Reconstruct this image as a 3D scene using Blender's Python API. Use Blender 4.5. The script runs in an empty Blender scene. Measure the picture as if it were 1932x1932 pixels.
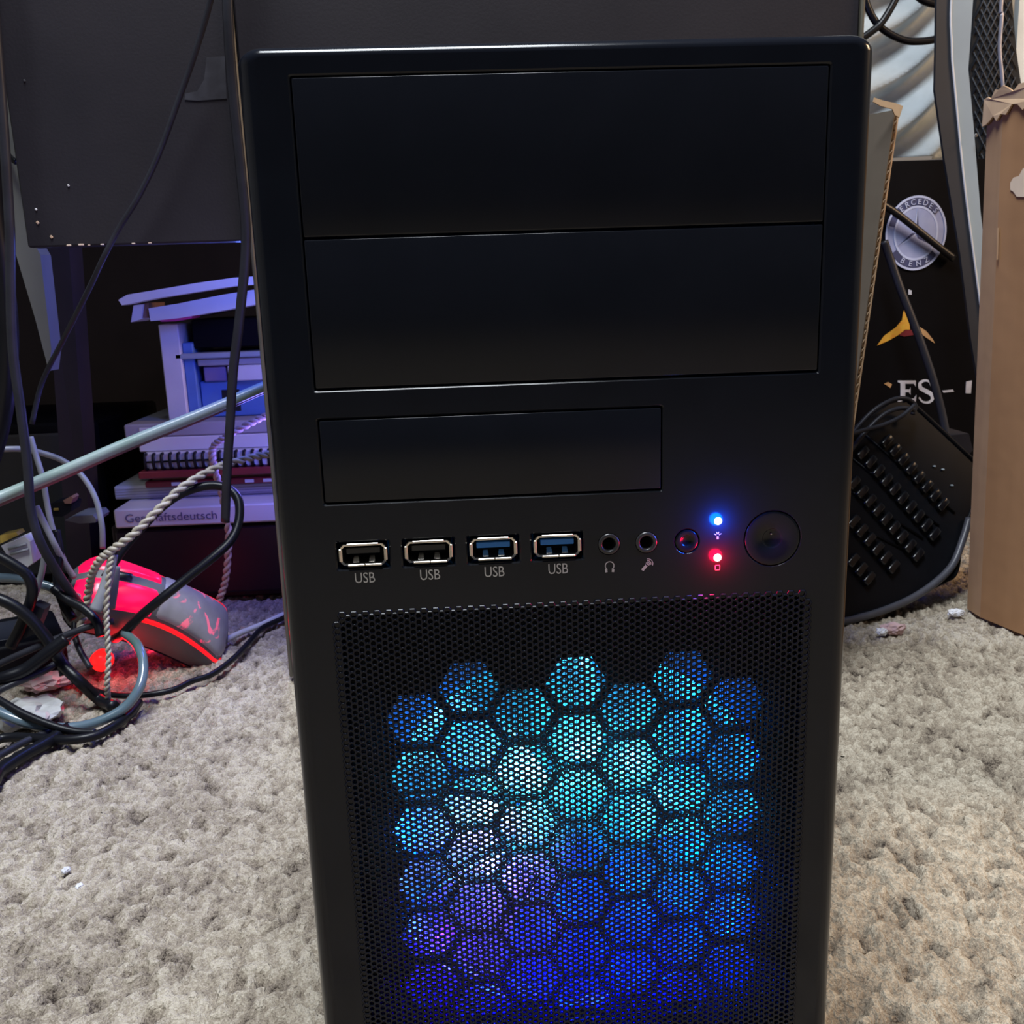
import bpy, bmesh, math, random
import numpy as np
from mathutils import Vector, Matrix
random.seed(7)
rng = np.random.default_rng(11)
scn = bpy.context.scene
col = scn.collection
U0, ZF = 73.5, 348.0            # case-front millimetres: u of world x=0, v of the floor

# ------------------------------------------------------------------ camera
RC = ((0.99804983, 0.03255433, -0.0532611), (-0.04375345, 0.97339221, -0.22492943), (0.04452151, 0.22682113, 0.97291829))
CU, CV, CN = 43.141, 57.810, -279.251
FPX = 1800.0
def w3(a): return Vector((a[0], a[2], -a[1]))
RIGHT, DOWN, FWD = w3(RC[0]), w3(RC[1]), w3(RC[2])
CAM = Vector(((CU - U0) / 1000, CN / 1000, (ZF - CV) / 1000))
cd = bpy.data.cameras.new('camera'); cam = bpy.data.objects.new('camera', cd); col.objects.link(cam)
cd.sensor_width = 36; cd.lens = 36 * FPX / 1932; cd.clip_start = 0.01; cd.clip_end = 30
cam.matrix_world = Matrix(((RIGHT.x, -DOWN.x, -FWD.x, CAM.x), (RIGHT.y, -DOWN.y, -FWD.y, CAM.y), (RIGHT.z, -DOWN.z, -FWD.z, CAM.z), (0, 0, 0, 1)))
scn.camera = cam
cd.dof.use_dof = True; cd.dof.focus_distance = 0.292; cd.dof.aperture_fstop = 75

# ------------------------------------------------------------------ world, lights, exposure
wd = bpy.data.worlds.new('room_air'); scn.world = wd; wd.use_nodes = True
wd.node_tree.nodes['Background'].inputs[0].default_value = (0.60, 0.72, 1.0, 1)
wd.node_tree.nodes['Background'].inputs[1].default_value = 0.06
scn.view_settings.view_transform = 'Standard'; scn.view_settings.look = 'None'
scn.view_settings.exposure = 0.0; scn.view_settings.gamma = 1.0; scn.view_settings.use_curve_mapping = False
scn.cycles.use_denoising = True
scn.cycles.sample_clamp_indirect = 4.0
def aim(o, target):
    o.rotation_euler = (Vector(target) - o.location).to_track_quat('-Z', 'Y').to_euler()
def area(name, loc, target, size, power, colr, size_y=None):
    l = bpy.data.lights.new(name, 'AREA'); l.energy = power; l.color = colr; l.size = size
    if size_y: l.shape = 'RECTANGLE'; l.size_y = size_y
    o = bpy.data.objects.new(name, l); col.objects.link(o); o.location = loc; aim(o, target); return o
def point(name, loc, power, colr, r=0.002):
    l = bpy.data.lights.new(name, 'POINT'); l.energy = power; l.color = colr; l.shadow_soft_size = r
    o = bpy.data.objects.new(name, l); col.objects.link(o); o.location = loc; return o
area('assumed_ceiling_light', (-0.14, -0.10, 1.95), (-0.14, -0.10, 0), 0.60, 58, (0.88, 0.94, 1.0), 0.80)  # unseen lamp assumed from the bright line along the tower's top edge
area('assumed_warm_lamp', (1.45, 0.15, 1.0), (0.25, 0.4, 0.05), 0.35, 15, (1.0, 0.66, 0.38))  # unseen lamp assumed from the warm tone on the right-hand carpet

# ------------------------------------------------------------------ helpers
def mm(u, v, n=0.0): return Vector(((u - U0) / 1000, n / 1000, (ZF - v) / 1000))
def ray(px, py): return FWD + RIGHT * ((px - 966) / FPX) + DOWN * ((py - 966) / FPX)
def P(px, py, Y):
    d = ray(px, py); return CAM + d * ((Y - CAM.y) / d.y)
def F(px, py, z=0.0):
    d = ray(px, py); return CAM + d * ((z - CAM.z) / d.z)
def pxm(Y): return (Y - CAM.y) / FPX      # metres per pixel near that depth

def pm(name, c1, c2=None, rough=0.5, scale=40.0, bump=0.0, metal=0.0, spec=0.5, emit=None, estr=0.0, trans=0.0, bscale=None, coat=0.0):
    m = bpy.data.materials.new(name); m.use_nodes = True
    nt = m.node_tree; bs = nt.nodes['Principled BSDF']
    c2 = c2 or tuple(x * 0.8 for x in c1)
    tc = nt.nodes.new('ShaderNodeTexCoord'); nz = nt.nodes.new('ShaderNodeTexNoise')
    nz.inputs['Scale'].default_value = scale; nz.inputs['Detail'].default_value = 4
    nt.links.new(tc.outputs['Object'], nz.inputs['Vector'])
    rp = nt.nodes.new('ShaderNodeValToRGB')
    rp.color_ramp.elements[0].position = 0.35; rp.color_ramp.elements[1].position = 0.65
    rp.color_ramp.elements[0].color = (*c2, 1); rp.color_ramp.elements[1].color = (*c1, 1)
    nt.links.new(nz.outputs['Fac'], rp.inputs['Fac']); nt.links.new(rp.outputs['Color'], bs.inputs['Base Color'])
    bs.inputs['Roughness'].default_value = rough; bs.inputs['Metallic'].default_value = metal
    bs.inputs['Specular IOR Level'].default_value = spec
    if coat: bs.inputs['Coat Weight'].default_value = coat
    if emit: bs.inputs['Emission Color'].default_value = (*emit, 1); bs.inputs['Emission Strength'].default_value = estr
    if trans: bs.inputs['Transmission Weight'].default_value = trans
    if bump:
        n2 = nt.nodes.new('ShaderNodeTexNoise'); n2.inputs['Scale'].default_value = bscale or scale * 6; n2.inputs['Detail'].default_value = 3
        nt.links.new(tc.outputs['Object'], n2.inputs['Vector'])
        bp = nt.nodes.new('ShaderNodeBump'); bp.inputs['Strength'].default_value = bump; bp.inputs['Distance'].default_value = 0.001
        nt.links.new(n2.outputs['Fac'], bp.inputs['Height']); nt.links.new(bp.outputs['Normal'], bs.inputs['Normal'])
    return m

def link(name, me, mat, parent=None):
    if mat is not None and not me.materials: me.materials.append(mat)
    o = bpy.data.objects.new(name, me); col.objects.link(o)
    if parent is not None:
        o.parent = parent; o.matrix_parent_inverse = Matrix.Translation(-LOC.get(parent.name, Vector()))
    return o
LOC = {}
def empty(name, loc=(0, 0, 0)):
    o = bpy.data.objects.new(name, None); col.objects.link(o); o.location = loc; o.empty_display_size = 0.02
    LOC[o.name] = Vector(loc)
    return o
def tag(o, label, cat, group=None):
    o['label'] = label; o['category'] = cat
    if group: o['group'] = group
    return o
def struct(o, label=None):
    o['kind'] = 'structure'
    if label: o['label'] = label
    return o

def smooth_path(pts, k=8):
    pts = [Vector(p) for p in pts]
    if len(pts) < 3: 
        return [pts[0].lerp(pts[-1], i / k) for i in range(k + 1)]
    ext = [pts[0] * 2 - pts[1]] + pts + [pts[-1] * 2 - pts[-2]]
    out = []
    for i in range(1, len(ext) - 2):
        p0, p1, p2, p3 = ext[i - 1:i + 3]
        for j in range(k):
            t = j / k
            out.append(0.5 * ((2 * p1) + (p2 - p0) * t + (2 * p0 - 5 * p1 + 4 * p2 - p3) * t * t + (3 * p1 - p0 - 3 * p2 + p3) * t ** 3))
    out.append(pts[-1]); return out

class MB:
    def __init__(s): s.bm = bmesh.new()
    def faces(s, vs, fs, smooth=False):
        bv = [s.bm.verts.new(v) for v in vs]
        for f in fs:
            try:
                q = s.bm.faces.new([bv[i] for i in f]); q.smooth = smooth
            except ValueError: pass
        return bv
    def box(s, c, size, bev=0.0, seg=1, M=None):
        t = bmesh.new(); bmesh.ops.create_cube(t, size=1.0)
        for v in t.verts: v.co = Vector((v.co.x * size[0], v.co.y * size[1], v.co.z * size[2]))
        if bev > 0: bmesh.ops.bevel(t, geom=list(t.edges), offset=bev, segments=seg, affect='EDGES', profile=0.5)
        M4 = (M.to_4x4() if M is not None else Matrix.Identity(4)); M4 = Matrix.Translation(Vector(c)) @ M4
        t.transform(M4)
        t.verts.index_update()
        s.faces([v.co.copy() for v in t.verts], [[v.index for v in f.verts] for f in t.faces], seg > 1)
        t.free(); return s
    def tube(s, pts, r, n=8, rfun=None, flat=1.0, caps=True):
        pts = [Vector(p) for p in pts]; N = len(pts)
        up = None; rings = []
        for i, p in enumerate(pts):
            t = (pts[min(i + 1, N - 1)] - pts[max(i - 1, 0)]).normalized()
            if up is None:
                up = Vector((0, 0, 1)) if abs(t.z) < 0.9 else Vector((1, 0, 0))
            a = (up - t * up.dot(t)).normalized(); b = t.cross(a); up = a
            rr = r * (rfun(i / (N - 1)) if rfun else 1.0)
            rings.append([p + a * (math.cos(2 * math.pi * k / n) * rr) + b * (math.sin(2 * math.pi * k / n) * rr * flat) for k in range(n)])
        vs = [v for q in rings for v in q]; fs = []
        for i in range(N - 1):
            for k in range(n):
                fs.append((i * n + k, i * n + (k + 1) % n, (i + 1) * n + (k + 1) % n, (i + 1) * n + k))
        if caps: fs += [tuple(range(n))[::-1], tuple((N - 1) * n + k for k in range(n))]
        s.faces(vs, fs, True); return s
    def prism(s, poly, off):
        n = len(poly); off = Vector(off)
        vs = [Vector(p) for p in poly] + [Vector(p) + off for p in poly]
        fs = [tuple(range(n)), tuple(range(2 * n - 1, n - 1, -1))] + [(k, n + k, n + (k + 1) % n, (k + 1) % n) for k in range(n)]
        s.faces(vs, fs); return s
    def lathe(s, prof, c, axis='y', n=32, M=None):
        # prof: list of (radius, along); spun about the local y axis
        vs = []; fs = []
        for (r, a) in prof:
            for k in range(n):
                th = 2 * math.pi * k / n
                vs.append(Vector((r * math.cos(th), a, r * math.sin(th))))
        for i in range(len(prof) - 1):
            for k in range(n): fs.append((i * n + k, i * n + (k + 1) % n, (i + 1) * n + (k + 1) % n, (i + 1) * n + k))
        if M is not None: vs = [M @ v for v in vs]
        s.faces([v + Vector(c) for v in vs], fs, True); return s
    def build(s, name, mat, parent=None, shade=None):
        bmesh.ops.recalc_face_normals(s.bm, faces=list(s.bm.faces))
        me = bpy.data.meshes.new(name); s.bm.to_mesh(me); s.bm.free()
        return link(name, me, mat, parent)

def text(body, size, mat, parent, origin, ax, ay, name='lettering', depth=0.0, align='CENTER', squeeze=1.0):
    cu = bpy.data.curves.new('t', 'FONT'); cu.body = body; cu.size = size; cu.align_x = align; cu.align_y = 'CENTER'; cu.extrude = depth; cu.resolution_u = 3
    ob = bpy.data.objects.new('t', cu); col.objects.link(ob)
    dg = bpy.context.evaluated_depsgraph_get()
    me = bpy.data.meshes.new_from_object(ob.evaluated_get(dg)); me.name = name
    bpy.data.objects.remove(ob)
    ax = Vector(ax).normalized(); ay = Vector(ay).normalized(); az = ax.cross(ay)
    o = Vector(origin)
    for v in me.vertices: v.co = o + ax * (v.co.x * squeeze) + ay * v.co.y + az * v.co.z
    me.materials.clear()
    return link(name, me, mat, parent)

# ------------------------------------------------------------------ materials
M = {}
M['case'] = pm('case_black_plastic', (0.0080, 0.0095, 0.0150), (0.0070, 0.0082, 0.0130), 0.165, 60, 0.02, spec=0.27, bscale=4000)
M['cover'] = pm('cover_black_plastic', (0.0092, 0.0105, 0.0160), (0.0080, 0.0092, 0.0140), 0.17, 50, 0.02, spec=0.27, bscale=4000)
M['steel_black'] = pm('black_painted_steel', (0.012, 0.012, 0.014), None, 0.4, 30, 0.03)
M['mesh'] = pm('black_perforated_steel', (0.007, 0.0085, 0.017), (0.006, 0.0075, 0.015), 0.26, 60, spec=0.24)
M['plate'] = pm('black_honeycomb_plastic', (0.006, 0.007, 0.010), None, 0.6, 60)
M['chrome'] = pm('nickel_shell', (0.72, 0.66, 0.56), (0.6, 0.56, 0.5), 0.28, 200, metal=1.0)
M['usb_black'] = pm('black_tongue', (0.012, 0.012, 0.015), None, 0.3, 100)
M['usb_blue'] = pm('blue_tongue', (0.02, 0.22, 0.72), (0.02, 0.19, 0.64), 0.35, 100)
M['dark_hole'] = pm('dark_cavity', (0.003, 0.003, 0.004), None, 0.7, 50)
M['print'] = pm('grey_print', (0.52, 0.50, 0.49), (0.46, 0.45, 0.44), 0.6, 300)
M['jack'] = pm('dark_jack_collar', (0.05, 0.048, 0.05), None, 0.3, 100, metal=0.3)
M['fan_black'] = pm('fan_frame_black', (0.012, 0.012, 0.014), None, 0.5, 50)
M['led_blue'] = pm('lit_blue_led', (0.5, 0.7, 1.0), None, 0.3, 50, emit=(0.55, 0.85, 1.0), estr=9)
M['led_red'] = pm('lit_red_led', (1.0, 0.5, 0.5), None, 0.3, 50, emit=(1.0, 0.72, 0.72), estr=9)
M['wood_black'] = pm('black_veneer', (0.026, 0.023, 0.029), (0.018, 0.016, 0.021), 0.5, 9, 0.10, bscale=500, spec=0.25)
M['wood_brown'] = pm('dark_brown_wood', (0.030, 0.024, 0.026), (0.020, 0.017, 0.019), 0.6, 15, 0.1, spec=0.2)
M['edge_band'] = pm('worn_pale_edge', (0.12, 0.11, 0.085), (0.08, 0.075, 0.06), 0.5, 30)
M['chip'] = pm('bare_chipboard', (0.55, 0.36, 0.22), (0.6, 0.5, 0.46), 0.8, 150)
M['tape'] = pm('dusty_tape', (0.045, 0.045, 0.058), (0.022, 0.021, 0.028), 0.45, 60)
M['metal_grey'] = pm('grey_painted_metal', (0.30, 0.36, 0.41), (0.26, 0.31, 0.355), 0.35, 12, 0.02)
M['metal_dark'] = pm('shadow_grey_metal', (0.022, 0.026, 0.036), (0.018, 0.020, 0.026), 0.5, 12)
M['metal_olive'] = pm('olive_grey_metal', (0.20, 0.20, 0.165), (0.16, 0.16, 0.13), 0.5, 14)
M['cloth_white'] = pm('white_cloth', (0.74, 0.80, 0.83), (0.64, 0.69, 0.71), 0.9, 25, 0.25, bscale=400)
M['black_card'] = pm('matt_black_card', (0.0035, 0.0035, 0.005), None, 0.6, 30, spec=0.06)
M['badge'] = pm('silver_badge_print', (0.34, 0.38, 0.60), (0.28, 0.32, 0.54), 0.4, 60)
M['badge_hi'] = pm('pale_badge_print', (0.50, 0.56, 0.80), (0.44, 0.50, 0.74), 0.4, 60)
M['badge_dk'] = pm('blue_badge_print', (0.055, 0.065, 0.16), None, 0.5, 60)
M['yellow'] = pm('yellow_print', (0.65, 0.42, 0.05), (0.62, 0.26, 0.03), 0.5, 120)
M['orange'] = pm('dusty_orange_print', (0.5, 0.30, 0.14), None, 0.5, 120)
M['redp'] = pm('dark_red_print', (0.16, 0.01, 0.02), None, 0.5, 100)
M['white_print'] = pm('white_print', (0.55, 0.58, 0.68), None, 0.6, 100)
M['net'] = pm('dark_net', (0.035, 0.042, 0.055), (0.025, 0.03, 0.04), 0.6, 80)
M['bag'] = pm('black_bag_fabric', (0.009, 0.010, 0.013), None, 0.85, 60)
M['wire_silver'] = pm('silver_wire', (0.42, 0.42, 0.50), None, 0.35, 100, metal=0.3)
M['keyb'] = pm('black_keyboard_plastic', (0.006, 0.0065, 0.009), None, 0.45, 60, spec=0.12)
M['keycap'] = pm('black_keycap', (0.006, 0.0065, 0.009), None, 0.22, 60, spec=0.5)
M['cable_black'] = pm('black_cable', (0.007, 0.0075, 0.010), None, 0.35, 60, spec=0.25)
M['cable_dark'] = pm('charcoal_cable', (0.026, 0.027, 0.035), (0.020, 0.020, 0.026), 0.4, 60, spec=0.3)
M['cable_mid'] = pm('mid_grey_cable', (0.075, 0.078, 0.095), (0.06, 0.06, 0.075), 0.4, 60)
M['cable_grey'] = pm('grey_cable', (0.30, 0.31, 0.34), (0.24, 0.25, 0.27), 0.45, 60)
M['cable_white'] = pm('white_cable', (0.60, 0.61, 0.62), (0.5, 0.5, 0.52), 0.45, 60)
M['cable_cream'] = pm('cream_twisted_wire', (0.46, 0.42, 0.32), (0.36, 0.32, 0.25), 0.5, 60)
M['cable_pink'] = pm('pale_pink_twisted_wire', (0.50, 0.36, 0.36), (0.42, 0.28, 0.29), 0.5, 60)
M['cable_sleeve'] = pm('clear_silver_sleeve', (0.36, 0.43, 0.42), (0.26, 0.36, 0.30), 0.25, 18)
M['cable_blue'] = pm('blue_green_sleeve', (0.13, 0.18, 0.24), (0.07, 0.13, 0.10), 0.22, 14, coat=0.5)
M['white_pl'] = pm('white_plastic', (0.62, 0.62, 0.64), (0.55, 0.55, 0.58), 0.45, 20)
M['paper'] = pm('white_paper_card', (0.64, 0.63, 0.63), (0.56, 0.55, 0.55), 0.75, 15)
M['ink'] = pm('violet_ink', (0.10, 0.09, 0.22), None, 0.6, 100)
M['red_book'] = pm('red_cover', (0.20, 0.018, 0.022), (0.16, 0.012, 0.018), 0.5, 40)
M['red_reflection'] = pm('dull_red_reflection', (0.22, 0.06, 0.08), (0.10, 0.05, 0.06), 0.35, 20)
M['pink'] = pm('magenta_label', (0.55, 0.03, 0.22), None, 0.5, 40)
M['brown_tab'] = pm('brown_tab', (0.20, 0.10, 0.07), None, 0.6, 40)
M['blue_card'] = pm('blue_carton', (0.10, 0.22, 0.55), (0.07, 0.16, 0.42), 0.5, 20)
M['purple_card'] = pm('purple_carton', (0.20, 0.16, 0.34), None, 0.5, 20)
M['grey_card'] = pm('grey_carton', (0.34, 0.33, 0.35), None, 0.6, 20)
M['drawer'] = pm('dark_mahogany_front', (0.018, 0.009, 0.012), (0.012, 0.007, 0.009), 0.4, 12, spec=0.25)
M['mouse_grey'] = pm('mouse_grey_rubber', (0.15, 0.155, 0.155), (0.12, 0.125, 0.125), 0.5, 40, 0.03)
M['mouse_shell'] = pm('worn_silver_shell', (0.42, 0.40, 0.42), (0.33, 0.31, 0.33), 0.3, 55)
M['mouse_red'] = pm('red_lit_translucent_plastic', (0.7, 0.01, 0.05), (0.62, 0.01, 0.04), 0.25, 30, emit=(1.0, 0.0, 0.085), estr=0.85)
M['red_light'] = pm('red_sensor_light', (0.8, 0.02, 0.02), None, 0.3, 30, emit=(1.0, 0.01, 0.01), estr=1.6)
M['stripe'] = pm('red_light_strip', (0.8, 0.02, 0.03), None, 0.3, 30, emit=(1.0, 0.004, 0.012), estr=0.95)
M['silver_bag'] = pm('crumpled_silver_film', (0.50, 0.50, 0.48), (0.32, 0.32, 0.31), 0.35, 60, 0.6, bscale=90)
M['lint_pink'] = pm('pink_paper_scrap', (0.62, 0.42, 0.42), None, 0.8, 60)
M['lint_white'] = pm('white_paper_scrap', (0.75, 0.75, 0.78), None, 0.8, 60)
M['gold'] = pm('gold_contact', (0.60, 0.45, 0.12), (0.3, 0.2, 0.06), 0.35, 80, metal=0.8)
M['wall'] = pm('grey_paint', (0.38, 0.38, 0.37), (0.34, 0.34, 0.335), 0.8, 3, 0.1)

def cardboard(name, c1, c2, s=1.0):
    m = bpy.data.materials.new(name); m.use_nodes = True; nt = m.node_tree; bs = nt.nodes['Principled BSDF']
    tc = nt.nodes.new('ShaderNodeTexCoord'); mp = nt.nodes.new('ShaderNodeMapping'); mp.inputs['Scale'].default_value = (12, 12, 1.2)
    nt.links.new(tc.outputs['Object'], mp.inputs['Vector'])
    a = nt.nodes.new('ShaderNodeTexNoise'); a.inputs['Scale'].default_value = 2.2 * s; a.inputs['Detail'].default_value = 5
    nt.links.new(mp.outputs['Vector'], a.inputs['Vector'])
    r = nt.nodes.new('ShaderNodeValToRGB'); r.color_ramp.elements[0].position = .3; r.color_ramp.elements[1].position = .7
    r.color_ramp.elements[0].color = (*c2, 1); r.color_ramp.elements[1].color = (*c1, 1)
    nt.links.new(a.outputs['Fac'], r.inputs['Fac']); nt.links.new(r.outputs['Color'], bs.inputs['Base Color'])
    b = nt.nodes.new('ShaderNodeTexNoise'); b.inputs['Scale'].default_value = 25; nt.links.new(tc.outputs['Object'], b.inputs['Vector'])
    bp = nt.nodes.new('ShaderNodeBump'); bp.inputs['Strength'].default_value = .25; bp.inputs['Distance'].default_value = .004
    nt.links.new(b.outputs['Fac'], bp.inputs['Height']); nt.links.new(bp.outputs['Normal'], bs.inputs['Normal'])
    bs.inputs['Roughness'].default_value = .8
    return m
M['card'] = cardboard('brown_corrugated_card', (0.40, 0.215, 0.095), (0.32, 0.165, 0.068))
M['card_edge'] = cardboard('pale_torn_card', (0.60, 0.42, 0.26), (0.48, 0.32, 0.19), 3)
M['card_lit_worn'] = cardboard('lit_rubbed_card', (0.50, 0.31, 0.165), (0.42, 0.25, 0.125), 2)  # paler card, for the painted lit corner and the scuff
M['cream'] = cardboard('cream_torn_paper', (0.74, 0.60, 0.44), (0.64, 0.50, 0.36), 2)
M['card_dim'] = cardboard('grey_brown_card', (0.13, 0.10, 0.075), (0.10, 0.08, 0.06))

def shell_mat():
    m = pm('worn_shell_painted_red_glow', (0.42, 0.40, 0.42), (0.33, 0.31, 0.33), 0.3, 55); nt = m.node_tree; bs = nt.nodes['Principled BSDF']  # red reflections painted as noise-masked emission on the worn silver
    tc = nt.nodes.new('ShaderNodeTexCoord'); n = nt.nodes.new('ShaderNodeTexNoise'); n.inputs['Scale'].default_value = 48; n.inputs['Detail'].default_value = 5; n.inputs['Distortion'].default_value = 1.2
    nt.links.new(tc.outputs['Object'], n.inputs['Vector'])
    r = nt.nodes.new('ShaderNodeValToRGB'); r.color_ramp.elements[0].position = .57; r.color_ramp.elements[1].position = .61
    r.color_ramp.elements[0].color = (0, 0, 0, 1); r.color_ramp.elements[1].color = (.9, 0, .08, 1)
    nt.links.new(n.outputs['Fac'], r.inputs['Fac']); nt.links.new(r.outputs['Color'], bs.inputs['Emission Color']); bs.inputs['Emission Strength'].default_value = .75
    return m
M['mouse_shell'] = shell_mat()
def carpet_mat():
    m = bpy.data.materials.new('beige_cut_pile'); m.use_nodes = True; nt = m.node_tree; bs = nt.nodes['Principled BSDF']
    at = nt.nodes.new('ShaderNodeAttribute'); at.attribute_name = 'tuft'
    tc = nt.nodes.new('ShaderNodeTexCoord')
    n = nt.nodes.new('ShaderNodeTexNoise'); n.inputs['Scale'].default_value = 9; n.inputs['Detail'].default_value = 5
    nt.links.new(tc.outputs['Object'], n.inputs['Vector'])
    n3 = nt.nodes.new('ShaderNodeTexNoise'); n3.inputs['Scale'].default_value = 420; n3.inputs['Detail'].default_value = 4
    nt.links.new(tc.outputs['Object'], n3.inputs['Vector'])
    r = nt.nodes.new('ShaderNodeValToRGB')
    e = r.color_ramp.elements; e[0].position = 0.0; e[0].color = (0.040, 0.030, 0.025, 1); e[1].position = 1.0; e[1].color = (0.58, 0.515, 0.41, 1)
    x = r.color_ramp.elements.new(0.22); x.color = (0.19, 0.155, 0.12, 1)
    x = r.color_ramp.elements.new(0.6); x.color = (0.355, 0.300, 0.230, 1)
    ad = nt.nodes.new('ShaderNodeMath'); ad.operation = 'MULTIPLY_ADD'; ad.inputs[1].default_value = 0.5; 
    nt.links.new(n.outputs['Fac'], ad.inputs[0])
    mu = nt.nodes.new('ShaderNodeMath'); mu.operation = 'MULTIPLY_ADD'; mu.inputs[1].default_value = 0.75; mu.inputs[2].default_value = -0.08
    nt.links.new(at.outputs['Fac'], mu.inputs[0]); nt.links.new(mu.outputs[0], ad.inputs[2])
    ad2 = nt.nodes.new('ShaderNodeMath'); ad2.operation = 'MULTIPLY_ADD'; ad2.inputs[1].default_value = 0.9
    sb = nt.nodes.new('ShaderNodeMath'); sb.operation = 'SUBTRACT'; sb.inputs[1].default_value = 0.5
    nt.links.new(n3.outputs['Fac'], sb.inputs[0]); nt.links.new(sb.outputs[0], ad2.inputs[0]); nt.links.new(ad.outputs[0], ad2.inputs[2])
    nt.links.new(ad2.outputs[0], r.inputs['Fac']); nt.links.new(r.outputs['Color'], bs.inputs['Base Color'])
    n4 = nt.nodes.new('ShaderNodeTexNoise'); n4.inputs['Scale'].default_value = 1300; n4.inputs['Detail'].default_value = 3
    nt.links.new(tc.outputs['Object'], n4.inputs['Vector'])
    s4 = nt.nodes.new('ShaderNodeMath'); s4.operation = 'SUBTRACT'; s4.inputs[1].default_value = 0.5; nt.links.new(n4.outputs['Fac'], s4.inputs[0])
    ad4 = nt.nodes.new('ShaderNodeMath'); ad4.operation = 'MULTIPLY_ADD'; ad4.inputs[1].default_value = 1.1
    nt.links.new(s4.outputs[0], ad4.inputs[0]); nt.links.new(ad2.outputs[0], ad4.inputs[2]); nt.links.new(ad4.outputs[0], r.inputs['Fac'])
    bs.inputs['Roughness'].default_value = 0.95; bs.inputs['Specular IOR Level'].default_value = 0.15
    bp = nt.nodes.new('ShaderNodeBump'); bp.inputs['Strength'].default_value = 1.0; bp.inputs['Distance'].default_value = 0.003
    nt.links.new(n3.outputs['Fac'], bp.inputs['Height']); nt.links.new(bp.outputs['Normal'], bs.inputs['Normal'])
    return m
M['carpet'] = carpet_mat()

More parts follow.
